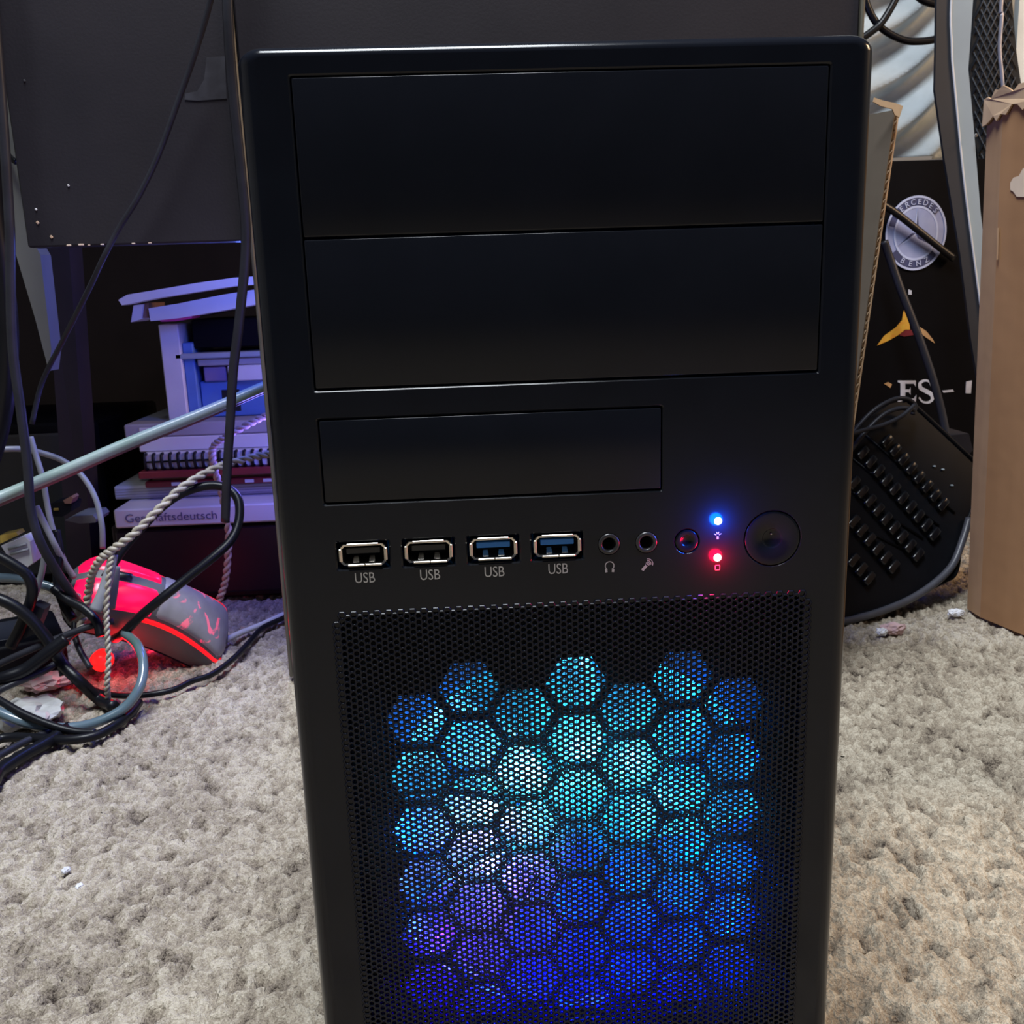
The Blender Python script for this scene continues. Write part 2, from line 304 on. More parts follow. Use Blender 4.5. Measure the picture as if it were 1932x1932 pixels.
# ------------------------------------------------------------------ setting: carpet floor and walls
def make_floor():
    x0, x1, y0, y1, st = -0.86, 0.84, -0.34, 1.08, 0.0022
    nx, ny = int((x1 - x0) / st), int((y1 - y0) / st)
    xs, ys = np.linspace(x0, x1, nx), np.linspace(y0, y1, ny)
    X, Y = np.meshgrid(xs, ys, indexing='ij'); X = X.ravel(); Y = Y.ravel()
    cp = 0.0044
    gx, gy = int((x1 - x0) / cp) + 6, int((y1 - y0) / cp) + 6
    jx = rng.uniform(-.45, .45, (gx, gy)); jy = rng.uniform(-.45, .45, (gx, gy))
    hh = rng.uniform(0.0, 1.0, (gx, gy)) ** 0.8; an = rng.uniform(0, math.pi, (gx, gy)) * 0.5 + 0.6; cc = rng.uniform(0, 1, (gx, gy))
    # warp the lookup so the tufts lie in loose drifts
    def lf(sc, seed):
        r2 = np.random.default_rng(seed); g = r2.uniform(-1, 1, (int((x1 - x0) / sc) + 4, int((y1 - y0) / sc) + 4))
        fx, fy = (X - x0) / sc, (Y - y0) / sc; ix, iy = fx.astype(int), fy.astype(int); tx, ty = fx - ix, fy - iy
        tx = tx * tx * (3 - 2 * tx); ty = ty * ty * (3 - 2 * ty)
        return (g[ix, iy] * (1 - tx) + g[ix + 1, iy] * tx) * (1 - ty) + (g[ix, iy + 1] * (1 - tx) + g[ix + 1, iy + 1] * tx) * ty
    WX = X + 0.004 * lf(0.02, 1) + 0.0015 * lf(0.006, 5); WY = Y + 0.004 * lf(0.02, 2) + 0.0015 * lf(0.006, 6)
    ix = ((WX - x0) / cp).astype(int) + 2; iy = ((WY - y0) / cp).astype(int) + 2
    best = np.full(X.shape, -9.0); bc = np.zeros(X.shape)
    for dx in (-1, 0, 1):
        for dy in (-1, 0, 1):
            a, b = np.clip(ix + dx, 0, gx - 1), np.clip(iy + dy, 0, gy - 1)
            cx = x0 + (a - 2 + .5 + jx[a, b]) * cp; cy = y0 + (b - 2 + .5 + jy[a, b]) * cp
            ex, ey = WX - cx, WY - cy; ca, sa = np.cos(an[a, b]), np.sin(an[a, b])
            p, q = (ex * ca + ey * sa) / 1.5, (-ex * sa + ey * ca) / 0.72
            h = hh[a, b] * 1.1 - (p * p + q * q) / (cp * cp) * 1.5
            m = h > best; best[m] = h[m]; bc[m] = cc[a, b][m]
    # sparse parted gaps between the tufts, drawn out along the lie of the pile
    gp = 0.011; hx, hy = int((x1 - x0) / gp) + 6, int((y1 - y0) / gp) + 6
    g2 = np.random.default_rng(33); px_, py_ = g2.uniform(0, 1, (hx, hy)), g2.uniform(0, 1, (hx, hy)); on = (g2.uniform(0, 1, (hx, hy)) < .40) * g2.uniform(.35, 1, (hx, hy)); al = g2.normal(-.25, .45, (hx, hy)); sz = g2.uniform(.6, 1.4, (hx, hy))
    kx = ((WX - x0) / gp).astype(int) + 2; ky = ((WY - y0) / gp).astype(int) + 2; gap = np.zeros(X.shape)
    for dx in (-1, 0, 1):
        for dy in (-1, 0, 1):
            a, b = np.clip(kx + dx, 0, hx - 1), np.clip(ky + dy, 0, hy - 1)
            ex, ey = WX - (x0 + (a - 2 + px_[a, b]) * gp), WY - (y0 + (b - 2 + py_[a, b]) * gp)
            ca, sa = np.cos(al[a, b]), np.sin(al[a, b]); p, q = (ex * ca + ey * sa) / (.0017 * sz[a, b]), (-ex * sa + ey * ca) / (.0046 * sz[a, b])
            gap = np.maximum(gap, on[a, b] * np.exp(-(p * p + q * q)))
    best = best - 1.0 * gap
    best = np.clip(best, -1.2, 1.2)
    Z = -0.0044 + 0.0040 * best + 0.0011 * lf(0.05, 3) + 0.0007 * lf(0.012, 4)
    Z = np.minimum(Z, 0.0006)
    V = np.stack([X, Y, Z], 1)
    i = np.arange(nx - 1)[:, None] * ny + np.arange(ny - 1)[None, :]
    Q = np.stack([i, i + ny, i + ny + 1, i + 1], -1).reshape(-1, 4)
    # the plain rest of the room's floor around the modelled pile
    nb = len(V); R = 2.6; zz = -0.003
    ex = np.array([(-R, -R, zz), (R, -R, zz), (R, y0, zz), (-R, y0, zz), (-R, y1, zz), (R, y1, zz), (R, R, zz), (-R, R, zz), (x0, y0, zz), (x0, y1, zz), (x1, y0, zz), (x1, y1, zz)])
    V = np.concatenate([V, ex]); b = nb
    Q = np.concatenate([Q, np.array([(b, b + 1, b + 2, b + 3), (b + 4, b + 5, b + 6, b + 7), (b + 3, b + 8, b + 9, b + 4), (b + 10, b + 2, b + 5, b + 11)])])
    me = bpy.data.meshes.new('floor')
    me.vertices.add(len(V)); me.vertices.foreach_set('co', V.ravel())
    me.loops.add(len(Q) * 4); me.loops.foreach_set('vertex_index', Q.ravel().astype(np.int32))
    me.polygons.add(len(Q)); me.polygons.foreach_set('loop_start', np.arange(0, len(Q) * 4, 4, dtype=np.int32))
    me.update(); me.validate()
    at = me.attributes.new('tuft', 'FLOAT', 'POINT')
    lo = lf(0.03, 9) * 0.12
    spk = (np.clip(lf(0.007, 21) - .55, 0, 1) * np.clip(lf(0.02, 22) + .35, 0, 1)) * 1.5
    tv = np.clip(0.50 + 0.34 * (bc - .5) + 0.46 * best + lo - spk - .85 * gap, 0, 1)  # shade in low pile and parted gaps is darkened into the colour too
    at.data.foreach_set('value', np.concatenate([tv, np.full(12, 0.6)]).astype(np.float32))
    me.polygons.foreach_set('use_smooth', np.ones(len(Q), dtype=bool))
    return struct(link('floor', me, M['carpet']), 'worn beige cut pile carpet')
make_floor()
struct(MB().box((0, 1.75, 1.1), (5.2, 0.05, 2.3)).build('wall_back', M['wall']), 'grey painted wall behind the clutter')
struct(MB().box((-2.2, 0.2, 1.1), (0.05, 3.1, 2.3)).build('wall_left', M['wall']))
struct(MB().box((2.2, 0.2, 1.1), (0.05, 3.1, 2.3)).build('wall_right', M['wall']))

# ------------------------------------------------------------------ the computer tower
def loop_rr(u0, v0, u1, v1, r, n, seg=5):
    pts = []
    for (cx, cy, a0) in ((u1 - r, v0 + r, -90), (u1 - r, v1 - r, 0), (u0 + r, v1 - r, 90), (u0 + r, v0 + r, 180)):
        for k in range(seg + 1):
            a = math.radians(a0 + 90 * k / seg); pts.append(mm(cx + r * math.cos(a), cy + r * math.sin(a), n))
    return pts
def loop_c(u, v, r, n, seg=28): return [mm(u + r * math.cos(2 * math.pi * k / seg), v + r * math.sin(2 * math.pi * k / seg), n) for k in range(seg)]
def fill_with_holes(bm, outer, holes):
    es = []
    for lp in [outer] + holes:
        for i in range(len(lp)):
            e = bm.edges.get((lp[i], lp[(i + 1) % len(lp)])) or bm.edges.new((lp[i], lp[(i + 1) % len(lp)]))
            es.append(e)
    bmesh.ops.triangle_fill(bm, use_beauty=True, use_dissolve=False, edges=es, normal=Vector((0, -1, 0)))
def skin(bm, a, b, smooth=False):
    for i in range(len(a)):
        f = bm.faces.new((a[i], a[(i + 1) % len(a)], b[(i + 1) % len(a)], b[i])); f.smooth = smooth

tower = empty('computer_tower', (0, 0.19, 0))
tag(tower, 'black computer tower with blue lit honeycomb fan grille in the middle', 'computer')

UL, UR, VT, VB = -14.5, 161.5, -8.2, 337.0
USBU = [10.6, 30.3, 49.9, 69.4]; PV = 134.2
JU = [85.2, 96.7]; RST = (109.2, 134.5); PWR = (135.8, 134.9); LEDS = [(118.8, 128.6), (118.8, 140.2)]
def bezel():
    bm = bmesh.new()
    rs, rt = 5.5, 3.2                     # rounding of the sides and of the top edge
    def outer(k, K=6, n=None, inset=0.0):
        th = math.pi / 2 * k / K
        ox, oy = rs * math.cos(th), rt * math.cos(th)
        nn = rs * (1 - math.sin(th)) if n is None else n
        pts = []; cr = 1.6
        for (cx, cy, a0) in ((UR - rs - cr, VT + rt + cr, -90), (UR - rs - cr, VB - rt - cr, 0), (UL + rs + cr, VB - rt - cr, 90), (UL + rs + cr, VT + rt + cr, 180)):
            for q in range(6):
                a = math.radians(a0 + 90 * q / 5)
                pts.append(mm(cx + (cr + ox) * math.cos(a), cy + (cr + oy) * math.sin(a), nn))
        return [bm.verts.new(p) for p in pts]
    rings = [outer(0, n=34.0)] + [outer(k) for k in range(7)]
    for a, b in zip(rings, rings[1:]): skin(bm, a, b, True)
    holes = []
    def hole(front, mid, back):
        f, m, b = [[bm.verts.new(p) for p in q] for q in (front, mid, back)]
        skin(bm, f, m); skin(bm, m, b); holes.append(f)
    c = 0.5
    def rect(u0, v0, u1, v1, r, d):
        hole(loop_rr(u0 - c, v0 - c, u1 + c, v1 + c, r + c, 0, 3), loop_rr(u0, v0, u1, v1, r, c * .85, 3), loop_rr(u0, v0, u1, v1, r, d, 3))
    def circ(u, v, r, d, cc=0.35): hole(loop_c(u, v, r + cc, 0), loop_c(u, v, r, cc), loop_c(u, v, r, d))
    rect(-0.1, -0.1, 148.1, 84.5, 0.4, 9)
    rect(0.1, 92.8, 101.5, 118.2, 0.4, 9)
    for u in USBU: rect(u - 7.9, PV - 4.1, u + 7.9, PV + 4.3, 0.4, 8)
    for u in JU: circ(u, 134.3, 3.3, 8, 0.2)
    circ(*RST, 3.75, 8); circ(*PWR, 8.75, 8)
    for l in LEDS: circ(*l, 1.2, 5, 0.15)
    rect(2.6, 153.8, 145.9, 319.6, 4.0, 3)
    fill_with_holes(bm, rings[-1], holes)
    bmesh.ops.recalc_face_normals(bm, faces=list(bm.faces))
    me = bpy.data.meshes.new('front_bezel'); bm.to_mesh(me); bm.free()
    return link('front_bezel', me, M['case'], tower)
bezel()
def slab(u0, v0, u1, v1, n0, n1, bev=0.0, seg=1):
    c = mm((u0 + u1) / 2, (v0 + v1) / 2, (n0 + n1) / 2)
    return MB().box(c, ((u1 - u0) / 1000, (n1 - n0) / 1000, (v1 - v0) / 1000), bev / 1000, seg)
slab(0.25, 0.3, 147.75, 41.8, -0.03, 8, 0.55, 3).build('drive_bay_cover', M['cover'], tower)
slab(0.25, 42.4, 147.75, 83.95, -0.03, 8, 0.55, 3).build('drive_bay_cover', M['cover'], tower)
slab(0.45, 93.2, 101.15, 117.7, -0.03, 8, 0.5, 3).build('small_bay_cover', M['cover'], tower)
# steel body behind the bezel
slab(UL + .6, VT + .6, UR - .6, VT + 1.6, 30, 385).build('top_panel', M['steel_black'], tower)
slab(UL + .3, VT + 1.6, UL + 1.3, VB - 1.6, 30, 385).build('side_panel', M['steel_black'], tower)
slab(UR - 1.3, VT + 1.6, UR - .3, VB - 1.6, 30, 385).build('side_panel', M['steel_black'], tower)
slab(UL + .6, VB - 1.6, UR - .6, VB - .6, 4, 385).build('bottom_panel', M['steel_black'], tower)
slab(UL + 1.4, VT + 1.7, UR - 1.4, VB - 1.7, 383.8, 384.8).build('back_panel', M['steel_black'], tower)
slab(UL + 1.4, VT + 1.7, UR - 1.4, 149.5, 16, 17).build('chassis_front', M['dark_hole'], tower)
slab(UL + 1.4, 150.0, UR - 1.4, VB - 1.7, 60, 61).build('light_divider', M['dark_hole'], tower)  # plate added behind the fan to keep its light enclosed
for u in (6, 141):
    for n in (25, 350):
        b = MB(); b.lathe([(0.001, 0), (0.011, 0), (0.012, 0.001), (0.013, 0.011), (0.001, 0.011)], (mm(u, 348, n)), n=20, M=Matrix.Rotation(math.radians(90), 3, 'X'))
        b.build('foot', M['usb_black'], tower)
# unseen glow panel on the side that faces the desk, added for violet light
M['assumed_glow'] = pm('assumed_violet_glow', (0.1, 0.1, 0.2), None, 0.2, 10, emit=(0.26, 0.20, 1.0), estr=2.0)
slab(UL + .0, 30, UL + .28, 215, 110, 330).build('assumed_glow_panel', M['assumed_glow'], tower)  # source assumed from the lavender tone on the left carpet

# ---- ports, jacks, buttons, lights
def octo(u, v, hw, hh, ch, n): return [mm(u + a, v + b, n) for a, b in ((-hw + ch, -hh), (hw - ch, -hh), (hw, -hh + ch), (hw, hh - ch), (hw - ch, hh), (-hw + ch, hh), (-hw, hh - ch), (-hw, -hh + ch))]
for i, u in enumerate(USBU):
    b = MB(); bm = b.bm; v = PV - 0.1
    lp = [[bm.verts.new(p) for p in octo(u, v, hw, hh, ch, n)] for hw, hh, ch, n in ((6.9, 3.35, 0.9, 9), (6.9, 3.35, 0.9, 0.3), (6.7, 3.2, .9, -0.05), (6.25, 2.75, .8, 0.1), (6.2, 2.7, .8, 9))]
    for p, q in zip(lp, lp[1:]): skin(bm, p, q)
    sh = b.build('usb_port', M['chrome'], tower)
    # flared lips on the four sides of the metal shell
    for (cu, cv, su, sv) in ((0, -3.3, 9.6, .62), (-2.2, 3.22, 5.1, .75), (2.95, 3.22, 5.1, .75), (-6.85, 0, .8, 4.0), (6.85, 0, .8, 4.0)):
        slab(u + cu - su / 2, v + cv - sv / 2, u + cu + su / 2, v + cv + sv / 2, -0.35, 1.5, .18).build('shell_lip', M['chrome'], sh)
    slab(u - 6.2, v - 2.7, u + 6.2, v + 2.7, 7.5, 8.2).build('port_back', M['dark_hole'], sh)
    slab(u - 5.1, v - 1.95, u + 5.1, v - 0.25, 0.6, 7.5, .15).build('tongue', M['usb_blue'] if i > 1 else M['usb_black'], sh)
    for du in (-2.4, 2.4):
        bb = MB(); bb.prism([mm(u + du - .9, v + 2.6, 1.2), mm(u + du + .9, v + 2.6, 1.2), mm(u + du + .7, v + 1.3, 2.6), mm(u + du - .7, v + 1.3, 2.6)], (0, 0.0003, 0.0003))
        bb.build('contact_spring', M['chrome'], sh)
    text('USB', 0.0047, M['print'], tower, mm(u, 141.5, -0.06), (1, 0, 0), (0, 0, 1), 'usb_lettering', squeeze=0.78)
for u in JU:
    b = MB(); b.lathe([(.0034, .008), (.0034, .0004), (.0032, -.0003), (.0026, -.0005), (.0021, -.0002), (.00185, .0008), (.00185, .009), (.00001, .009)], mm(u, 134.3, 0), n=32)
    j = b.build('audio_jack', M['jack'], tower)
    b = MB(); b.lathe([(.0018, .0085), (.00001, .0084)], mm(u, 134.3, 0), n=24); b.build('jack_hole', M['dark_hole'], j)
def button(name, u, v, r, ri):
    b = MB(); b.lathe([(r - .05, 8), (r - .05, .45), (r - .3, .12), (r - .8, .1), (ri + .35, .18), (ri, .5), (ri - .5, .9), (.01, 1.0)], (0, 0, 0), n=48)
    for w in b.bm.verts: w.co = mm(u, v, 0) + w.co / 1000
    return b.build(name, M['cover'], tower)
button('reset_button', *RST, 3.7, 1.7); pb = button('power_button', *PWR, 8.7, 3.0)
b = MB(); b.lathe([(.0003, .0004), (.00025, .00025), (.00001, .0002)], mm(135.6, 133.6, .35), n=10); b.build('power_dot', M['chrome'], pb)
for (u, v), mk, nm in zip(LEDS, ('led_blue', 'led_red'), ('power_led', 'disk_led')):
    b = MB(); b.lathe([(.00115, .004), (.00115, 0), (.0010, -.0003), (.0006, -.0006), (.00001, -.0007)], mm(u, v, 0), n=20); b.build(nm, M[mk], tower)
point('power_led_light', mm(118.8, 128.6, -2.4), 0.034, (0.0, 0.10, 1.0), 0.0024)
point('disk_led_light', mm(118.8, 140.2, -2.4), 0.028, (1.0, 0.0, 0.03), 0.0024)
# printed icons
def arc(u, v, r, a0, a1, k=12): return [mm(u + r * math.cos(math.radians(a0 + (a1 - a0) * i / k)), v - r * math.sin(math.radians(a0 + (a1 - a0) * i / k)), -.05) for i in range(k + 1)]
def flat(b, pts, w):
    for i in range(len(pts) - 1):
        d = (pts[i + 1] - pts[i]); s = Vector((-d.z, 0, d.x)).normalized() * (w / 2000)
        b.prism([pts[i] - s, pts[i] + s, pts[i + 1] + s, pts[i + 1] - s], (0, .00003, 0))
b = MB(); flat(b, arc(85.3, 141.2, 1.35, -60, 240, 14), .32); flat(b, [mm(84.2, 142.2, -.05), mm(84.3, 143.2, -.05)], .75); flat(b, [mm(86.4, 142.2, -.05), mm(86.3, 143.2, -.05)], .75)
b.build('headphone_icon', M['print'], tower)
b = MB(); flat(b, [mm(95.4, 143.1, -.05), mm(97.2, 141.0, -.05)], .9); flat(b, arc(97.1, 141.1, 1.0, -20, 100, 6), .25); flat(b, arc(97.1, 141.1, 1.6, -20, 100, 6), .25); flat(b, arc(97.1, 141.1, .55, 0, 360, 8), .3)
b.build('microphone_icon', M['print'], tower)
b = MB(); flat(b, [mm(118.1, 142.6, -.05), mm(119.5, 142.6, -.05), mm(119.5, 144.1, -.05), mm(118.1, 144.1, -.05), mm(118.1, 142.6, -.05)], .22); b.build('disk_icon', M['print'], tower)
b = MB()
for a in (30, 75, 105, 150): flat(b, [mm(118.7 + .5 * math.cos(math.radians(a)), 133.2 - .5 * math.sin(math.radians(a)), -.05), mm(118.7 + 1.3 * math.cos(math.radians(a)), 133.2 - 1.3 * math.sin(math.radians(a)), -.05)], .22)
flat(b, [mm(118.7, 133.4, -.05), mm(118.7, 134.3, -.05)], .6); b.build('power_icon', M['print'], tower)

# ---- perforated steel front of the fan opening: one hexagonal cell with a round hole after another
def perforated():
    p = 2.06; cu = p * math.sqrt(3) / 2; hr = 0.74
    cells = []
    for i in range(-3, 80):
        u = 6.5 + cu * i
        for j in range(0, 84):
            v = 152.1 + p / 2 + p * j + (p / 2 if i % 2 else 0)
            if v > 322: continue
            # rounded corners of the sheet
            uu = min(u - 0.8, 147.6 - u); vv = min(v - 152.1, 322.5 - v)
            if uu < 5 and vv < 5 and math.hypot(5 - uu, 5 - vv) > 5.4: continue
            cells.append((i, j, u, v))
    C = np.array([(c[2], c[3]) for c in cells]); n = len(C)
    R = p / math.sqrt(3); a6 = np.radians(np.arange(0, 360, 30))
    rad = np.where(np.arange(12) % 2 == 0, R, R * math.cos(math.pi / 6))
    ou, ov = rad * np.cos(a6), rad * np.sin(a6)
    hu, hv = hr * np.cos(a6), hr * np.sin(a6)
    def lay(du, dv, nn):
        w = np.zeros((n, 12, 3)); w[:, :, 0] = (C[:, None, 0] + du - U0) / 1000; w[:, :, 2] = (ZF - (C[:, None, 1] + dv)) / 1000; w[:, :, 1] = nn / 1000; return w
    L = [lay(ou, ov, -0.45), lay(hu * 1.13, hv * 1.13, -0.45), lay(hu, hv, -0.33), lay(hu, hv, 0.45)]
    V = np.concatenate([x.reshape(-1, 3) for x in L])
    base = np.arange(n)[:, None] * 12; k = np.arange(12)[None]; k2 = (k + 1) % 12
    Q = []
    for l in range(3):
        A, B = l * n * 12, (l + 1) * n * 12
        Q.append(np.stack([A + base + k, A + base + k2, B + base + k2, B + base + k], -1).reshape(-1, 4))
    # outer walls where a cell has no neighbour (the scalloped rim of the sheet)
    have = {(c[0], c[1]) for c in cells}; ev = []; eq = []
    nb = {0: (1, 0, 1), 1: (0, 1), 2: (-1, 0, 1), 3: (-1, -1, 0), 4: (0, -1), 5: (1, -1, 0)}
    for idx, (i, j, u, v) in enumerate(cells):
        odd = i % 2
        nbrs = [(i + 1, j + (1 if odd else 0)), (i, j + 1), (i - 1, j + (1 if odd else 0)), (i - 1, j - (0 if odd else 1)), (i, j - 1), (i + 1, j - (0 if odd else 1))]
        for s, q in enumerate(nbrs):
            if q in have: continue
            k0 = s * 2
            for t in range(2):
                a, bq = (k0 + t) % 12, (k0 + t + 1) % 12
                o = len(V) + len(ev)
                for kk, nn, sc in ((a, -.45, 1), (bq, -.45, 1), (bq, -.2, 1.32), (a, -.2, 1.32), (bq, .6, 1.32), (a, .6, 1.32)):
                    ev.append(((u + ou[kk] * sc - U0) / 1000, nn / 1000, (ZF - v - ov[kk] * sc) / 1000))
                eq.append((o, o + 1, o + 2, o + 3)); eq.append((o + 3, o + 2, o + 4, o + 5))
    V = np.concatenate([V, np.array(ev)]); Q = np.concatenate(Q + [np.array(eq)])
    me = bpy.data.meshes.new('perforated_grille')
    me.vertices.add(len(V)); me.vertices.foreach_set('co', V.ravel())
    me.loops.add(len(Q) * 4); me.loops.foreach_set('vertex_index', Q.ravel().astype(np.int32))
    me.polygons.add(len(Q)); me.polygons.foreach_set('loop_start', np.arange(0, len(Q) * 4, 4, dtype=np.int32))
    me.update(); me.validate()
    o = link('perforated_grille', me, M['mesh'], tower); o['kind'] = 'stuff'
    return o
perforated()
# ---- woven dust filter behind it
b = MB()
def strip(u0, v0, u1, v1, n0, n1): b.faces([mm(u0, v0, n0), mm(u1, v0, n0), mm(u1, v1, n0), mm(u0, v1, n0), mm(u0, v0, n1), mm(u1, v0, n1), mm(u1, v1, n1), mm(u0, v1, n1)], [(0, 1, 2, 3), (4, 5, 6, 7), (0, 1, 5, 4), (1, 2, 6, 5), (2, 3, 7, 6), (3, 0, 4, 7)])
x = 3.0
while x < 146: strip(x, 154, x + .22, 320, 2.2, 2.5); x += 1.62
x = 154.0
while x < 320: strip(3, x, 146, x + .22, 2.45, 2.75); x += 1.55
o = b.build('dust_filter', M['plate'], tower); o['kind'] = 'stuff'
# ---- honeycomb guard plate
HC = []
for c in range(7):
    u = 75.1 + 17.3 * (c - 3)
    rows = 7 if c % 2 else 6
    for k in range(rows): HC.append((u, (181.6 if c % 2 else 191.6) + 19.85 * k))
bm = bmesh.new()
outer_f = [bm.verts.new(p) for p in loop_rr(-8, 151, 156, 334, 1, 6.0, 2)]
hl = []
for (u, v) in HC:
    r = 17.4 / math.sqrt(3)
    f, k = [[bm.verts.new(mm(u + r * math.cos(math.radians(60 * q)), v + r * math.sin(math.radians(60 * q)), n)) for q in range(6)] for n in (6.0, 8.0)]
    skin(bm, f, k); hl.append(f)
fill_with_holes(bm, outer_f, hl)
me = bpy.data.meshes.new('honeycomb_guard'); bm.to_mesh(me); bm.free(); link('honeycomb_guard', me, M['plate'], tower)

# ---- fan with light-filled blades
def blade_mat():
    m = bpy.data.materials.new('frosted_blade'); m.use_nodes = True; nt = m.node_tree; nt.nodes.clear()
    out = nt.nodes.new('ShaderNodeOutputMaterial'); d = nt.nodes.new('ShaderNodeBsdfDiffuse'); t = nt.nodes.new('ShaderNodeBsdfTranslucent'); g = nt.nodes.new('ShaderNodeBsdfGlossy'); mx = nt.nodes.new('ShaderNodeMixShader'); m2 = nt.nodes.new('ShaderNodeMixShader')
    nz = nt.nodes.new('ShaderNodeTexNoise'); nz.inputs['Scale'].default_value = 90; rp = nt.nodes.new('ShaderNodeValToRGB'); rp.color_ramp.elements[0].color = (.75, .78, .82, 1); rp.color_ramp.elements[1].color = (.88, .9, .92, 1)
    nt.links.new(nz.outputs['Fac'], rp.inputs['Fac'])
    for s in (d, t): nt.links.new(rp.outputs['Color'], s.inputs['Color'])
    g.inputs['Roughness'].default_value = .25; mx.inputs[0].default_value = .45; m2.inputs[0].default_value = .06
    nt.links.new(d.outputs[0], mx.inputs[1]); nt.links.new(t.outputs[0], mx.inputs[2]); nt.links.new(mx.outputs[0], m2.inputs[1]); nt.links.new(g.outputs[0], m2.inputs[2]); nt.links.new(m2.outputs[0], out.inputs['Surface'])
    return m
M['blade'] = blade_mat()
M['hub'] = pm('lit_frosted_hub', (0.5, 0.55, 0.7), None, 0.4, 60, emit=(0.0, 0.07, 0.55), estr=0.75)
FC = (75.1, 241.2)
bm = bmesh.new()
for (n0, n1) in ((14.0, 33.0),):
    of = [bm.verts.new(p) for p in loop_rr(FC[0] - 70, FC[1] - 70, FC[0] + 70, FC[1] + 70, 4, n0, 3)]
    ob = [bm.verts.new(p) for p in loop_rr(FC[0] - 70, FC[1] - 70, FC[0] + 70, FC[1] + 70, 4, n1, 3)]
    hf = [bm.verts.new(p) for p in loop_c(*FC, 68.3, n0, 64)]; hb = [bm.verts.new(p) for p in loop_c(*FC, 68.3, n1, 64)]
    skin(bm, of, ob); skin(bm, hf, hb); fill_with_holes(bm, of, [hf]); fill_with_holes(bm, ob, [hb])
M['fan_ring'] = pm('frosted_fan_frame', (0.75, 0.78, 0.82), None, 0.5, 50)
me = bpy.data.meshes.new('fan'); bm.to_mesh(me); bm.free(); fan = link('fan', me, M['fan_ring'], tower)
b = MB(); b.lathe([(.0200, .031), (.0200, .0145), (.0190, .0130), (.00001, .0125)], mm(*FC, 0), n=40); b.build('hub', M['hub'], fan)
b = MB()
for s in range(4):
    a = math.radians(45 + 90 * s); c0 = mm(FC[0] + 44 * math.cos(a), FC[1] + 44 * math.sin(a), 32)
    b.box(c0, (.05, .002, .006), 0, 1, Matrix.Rotation(a, 3, 'Y'))
b.build('motor_strut', M['fan_black'], fan)
vs, fs = [], []; NR, NA = 7, 8
for side in (0, 1):
    for i in range(NR):
        r = 19.5 + (67.2 - 19.5) * i / (NR - 1); sw = 14 * (i / (NR - 1)) ** 1.4
        for j in range(NA):
            s = j / (NA - 1); th = math.radians(sw + 43 * s); dn = 15.0 + 9.0 * s - 1.5 * math.sin(math.pi * s) + (1.0 if side else 0)
            vs.append((r * math.cos(th) / 1000, dn / 1000, r * math.sin(th) / 1000))
o2 = NR * NA
for i in range(NR - 1):
    for j in range(NA - 1):
        a = i * NA + j; fs.append((a, a + 1, a + NA + 1, a + NA)); fs.append((o2 + a, o2 + a + NA, o2 + a + NA + 1, o2 + a + 1))
rim = [i for i in range(NA)] + [i * NA + NA - 1 for i in range(1, NR)] + [(NR - 1) * NA + j for j in range(NA - 2, -1, -1)] + [i * NA for i in range(NR - 2, 0, -1)]
for q in range(len(rim)): a, c = rim[q], rim[(q + 1) % len(rim)]; fs.append((a, c, o2 + c, o2 + a))
me = bpy.data.meshes.new('blade'); me.from_pydata(vs, [], fs); me.update(); me.polygons.foreach_set('use_smooth', [True] * len(me.polygons))
for q in range(9):
    o = link('blade', me, M['blade'], fan)
    o.matrix_basis = Matrix.Translation(mm(*FC, 0)) @ Matrix.Rotation(math.radians(40 * q + 8), 4, 'Y')
led = MB()
FANL = [(88, 30, (0.015, 0.52, 1.0), .15, 13.6), (125, 30, (0.03, 0.60, 1.0), .15, 13.6), (158, 32, (0.12, 0.55, 1.0), .15, 13.6), (195, 31, (0.22, 0.16, 1.0), .11, 13.6), (228, 32, (0.04, 0.02, 1.0), .12, 13.6), (270, 34, (0.0, 0.006, 1.0), .22, 13), (312, 36, (0.0, 0.012, 1.0), .20, 13), (20, 30, (0.01, 0.34, 1.0), .13, 13.6), (55, 31, (0.015, 0.45, 1.0), .12, 13.6), (345, 46, (0.0, 0.06, 1.0), .09, 12), (255, 56, (0.0, 0.0, 1.0), .20, 11), (290, 56, (0.0, 0.0, 1.0), .20, 11), (178, 57, (0.0, 0.08, 1.0), .05, 11), (222, 62, (0.015, 0.0, 1.0), .07, 11), (320, 62, (0.0, 0.02, 1.0), .10, 11), (45, 60, (0.0, 0.12, 1.0), .02, 11), (135, 60, (0.0, 0.16, 1.0), .02, 11)]
for (a, r, c, pw, dn) in FANL:
    q = mm(FC[0] + r * math.cos(math.radians(a)), FC[1] - r * math.sin(math.radians(a)), dn)
    point('fan_led_light', q, pw * 1.5, c, 0.0015)

# ------------------------------------------------------------------ desk behind the tower and on the left
def poly(pts, Y): return [P(a, b, Y) for a, b in pts]
DY = 0.43
desk = empty('desk', (-0.15, DY, 0)); tag(desk, 'black desk with chipped hanging side board behind the tower', 'desk')
def vboard(name, a, b, ztop, zbot, Y, th, mat, parent):
    """upright board between two x positions"""
    return MB().box(((a + b) / 2, Y + th / 2, (ztop + zbot) / 2), (b - a, th, ztop - zbot), 0.0012).build(name, mat, parent)
xa = P(52, 465, DY).x; xb = P(470, 455, DY).x; zb = P(250, 461, DY).z
board = vboard('side_board', xa, xb - 0.001, 0.74, zb, DY, 0.018, M['wood_black'], desk)
xc, xd = P(428, 40, DY).x, P(1630, 20, DY).x
vboard('end_board', xb + 0.004, xd - 0.003, 0.74, 0.0, DY, 0.018, M['wood_black'], desk)
MB().box((xb + 0.0020, DY + .008, .37), (.0026, .020, .74), .0008).build('edge_strip', M['edge_band'], desk)
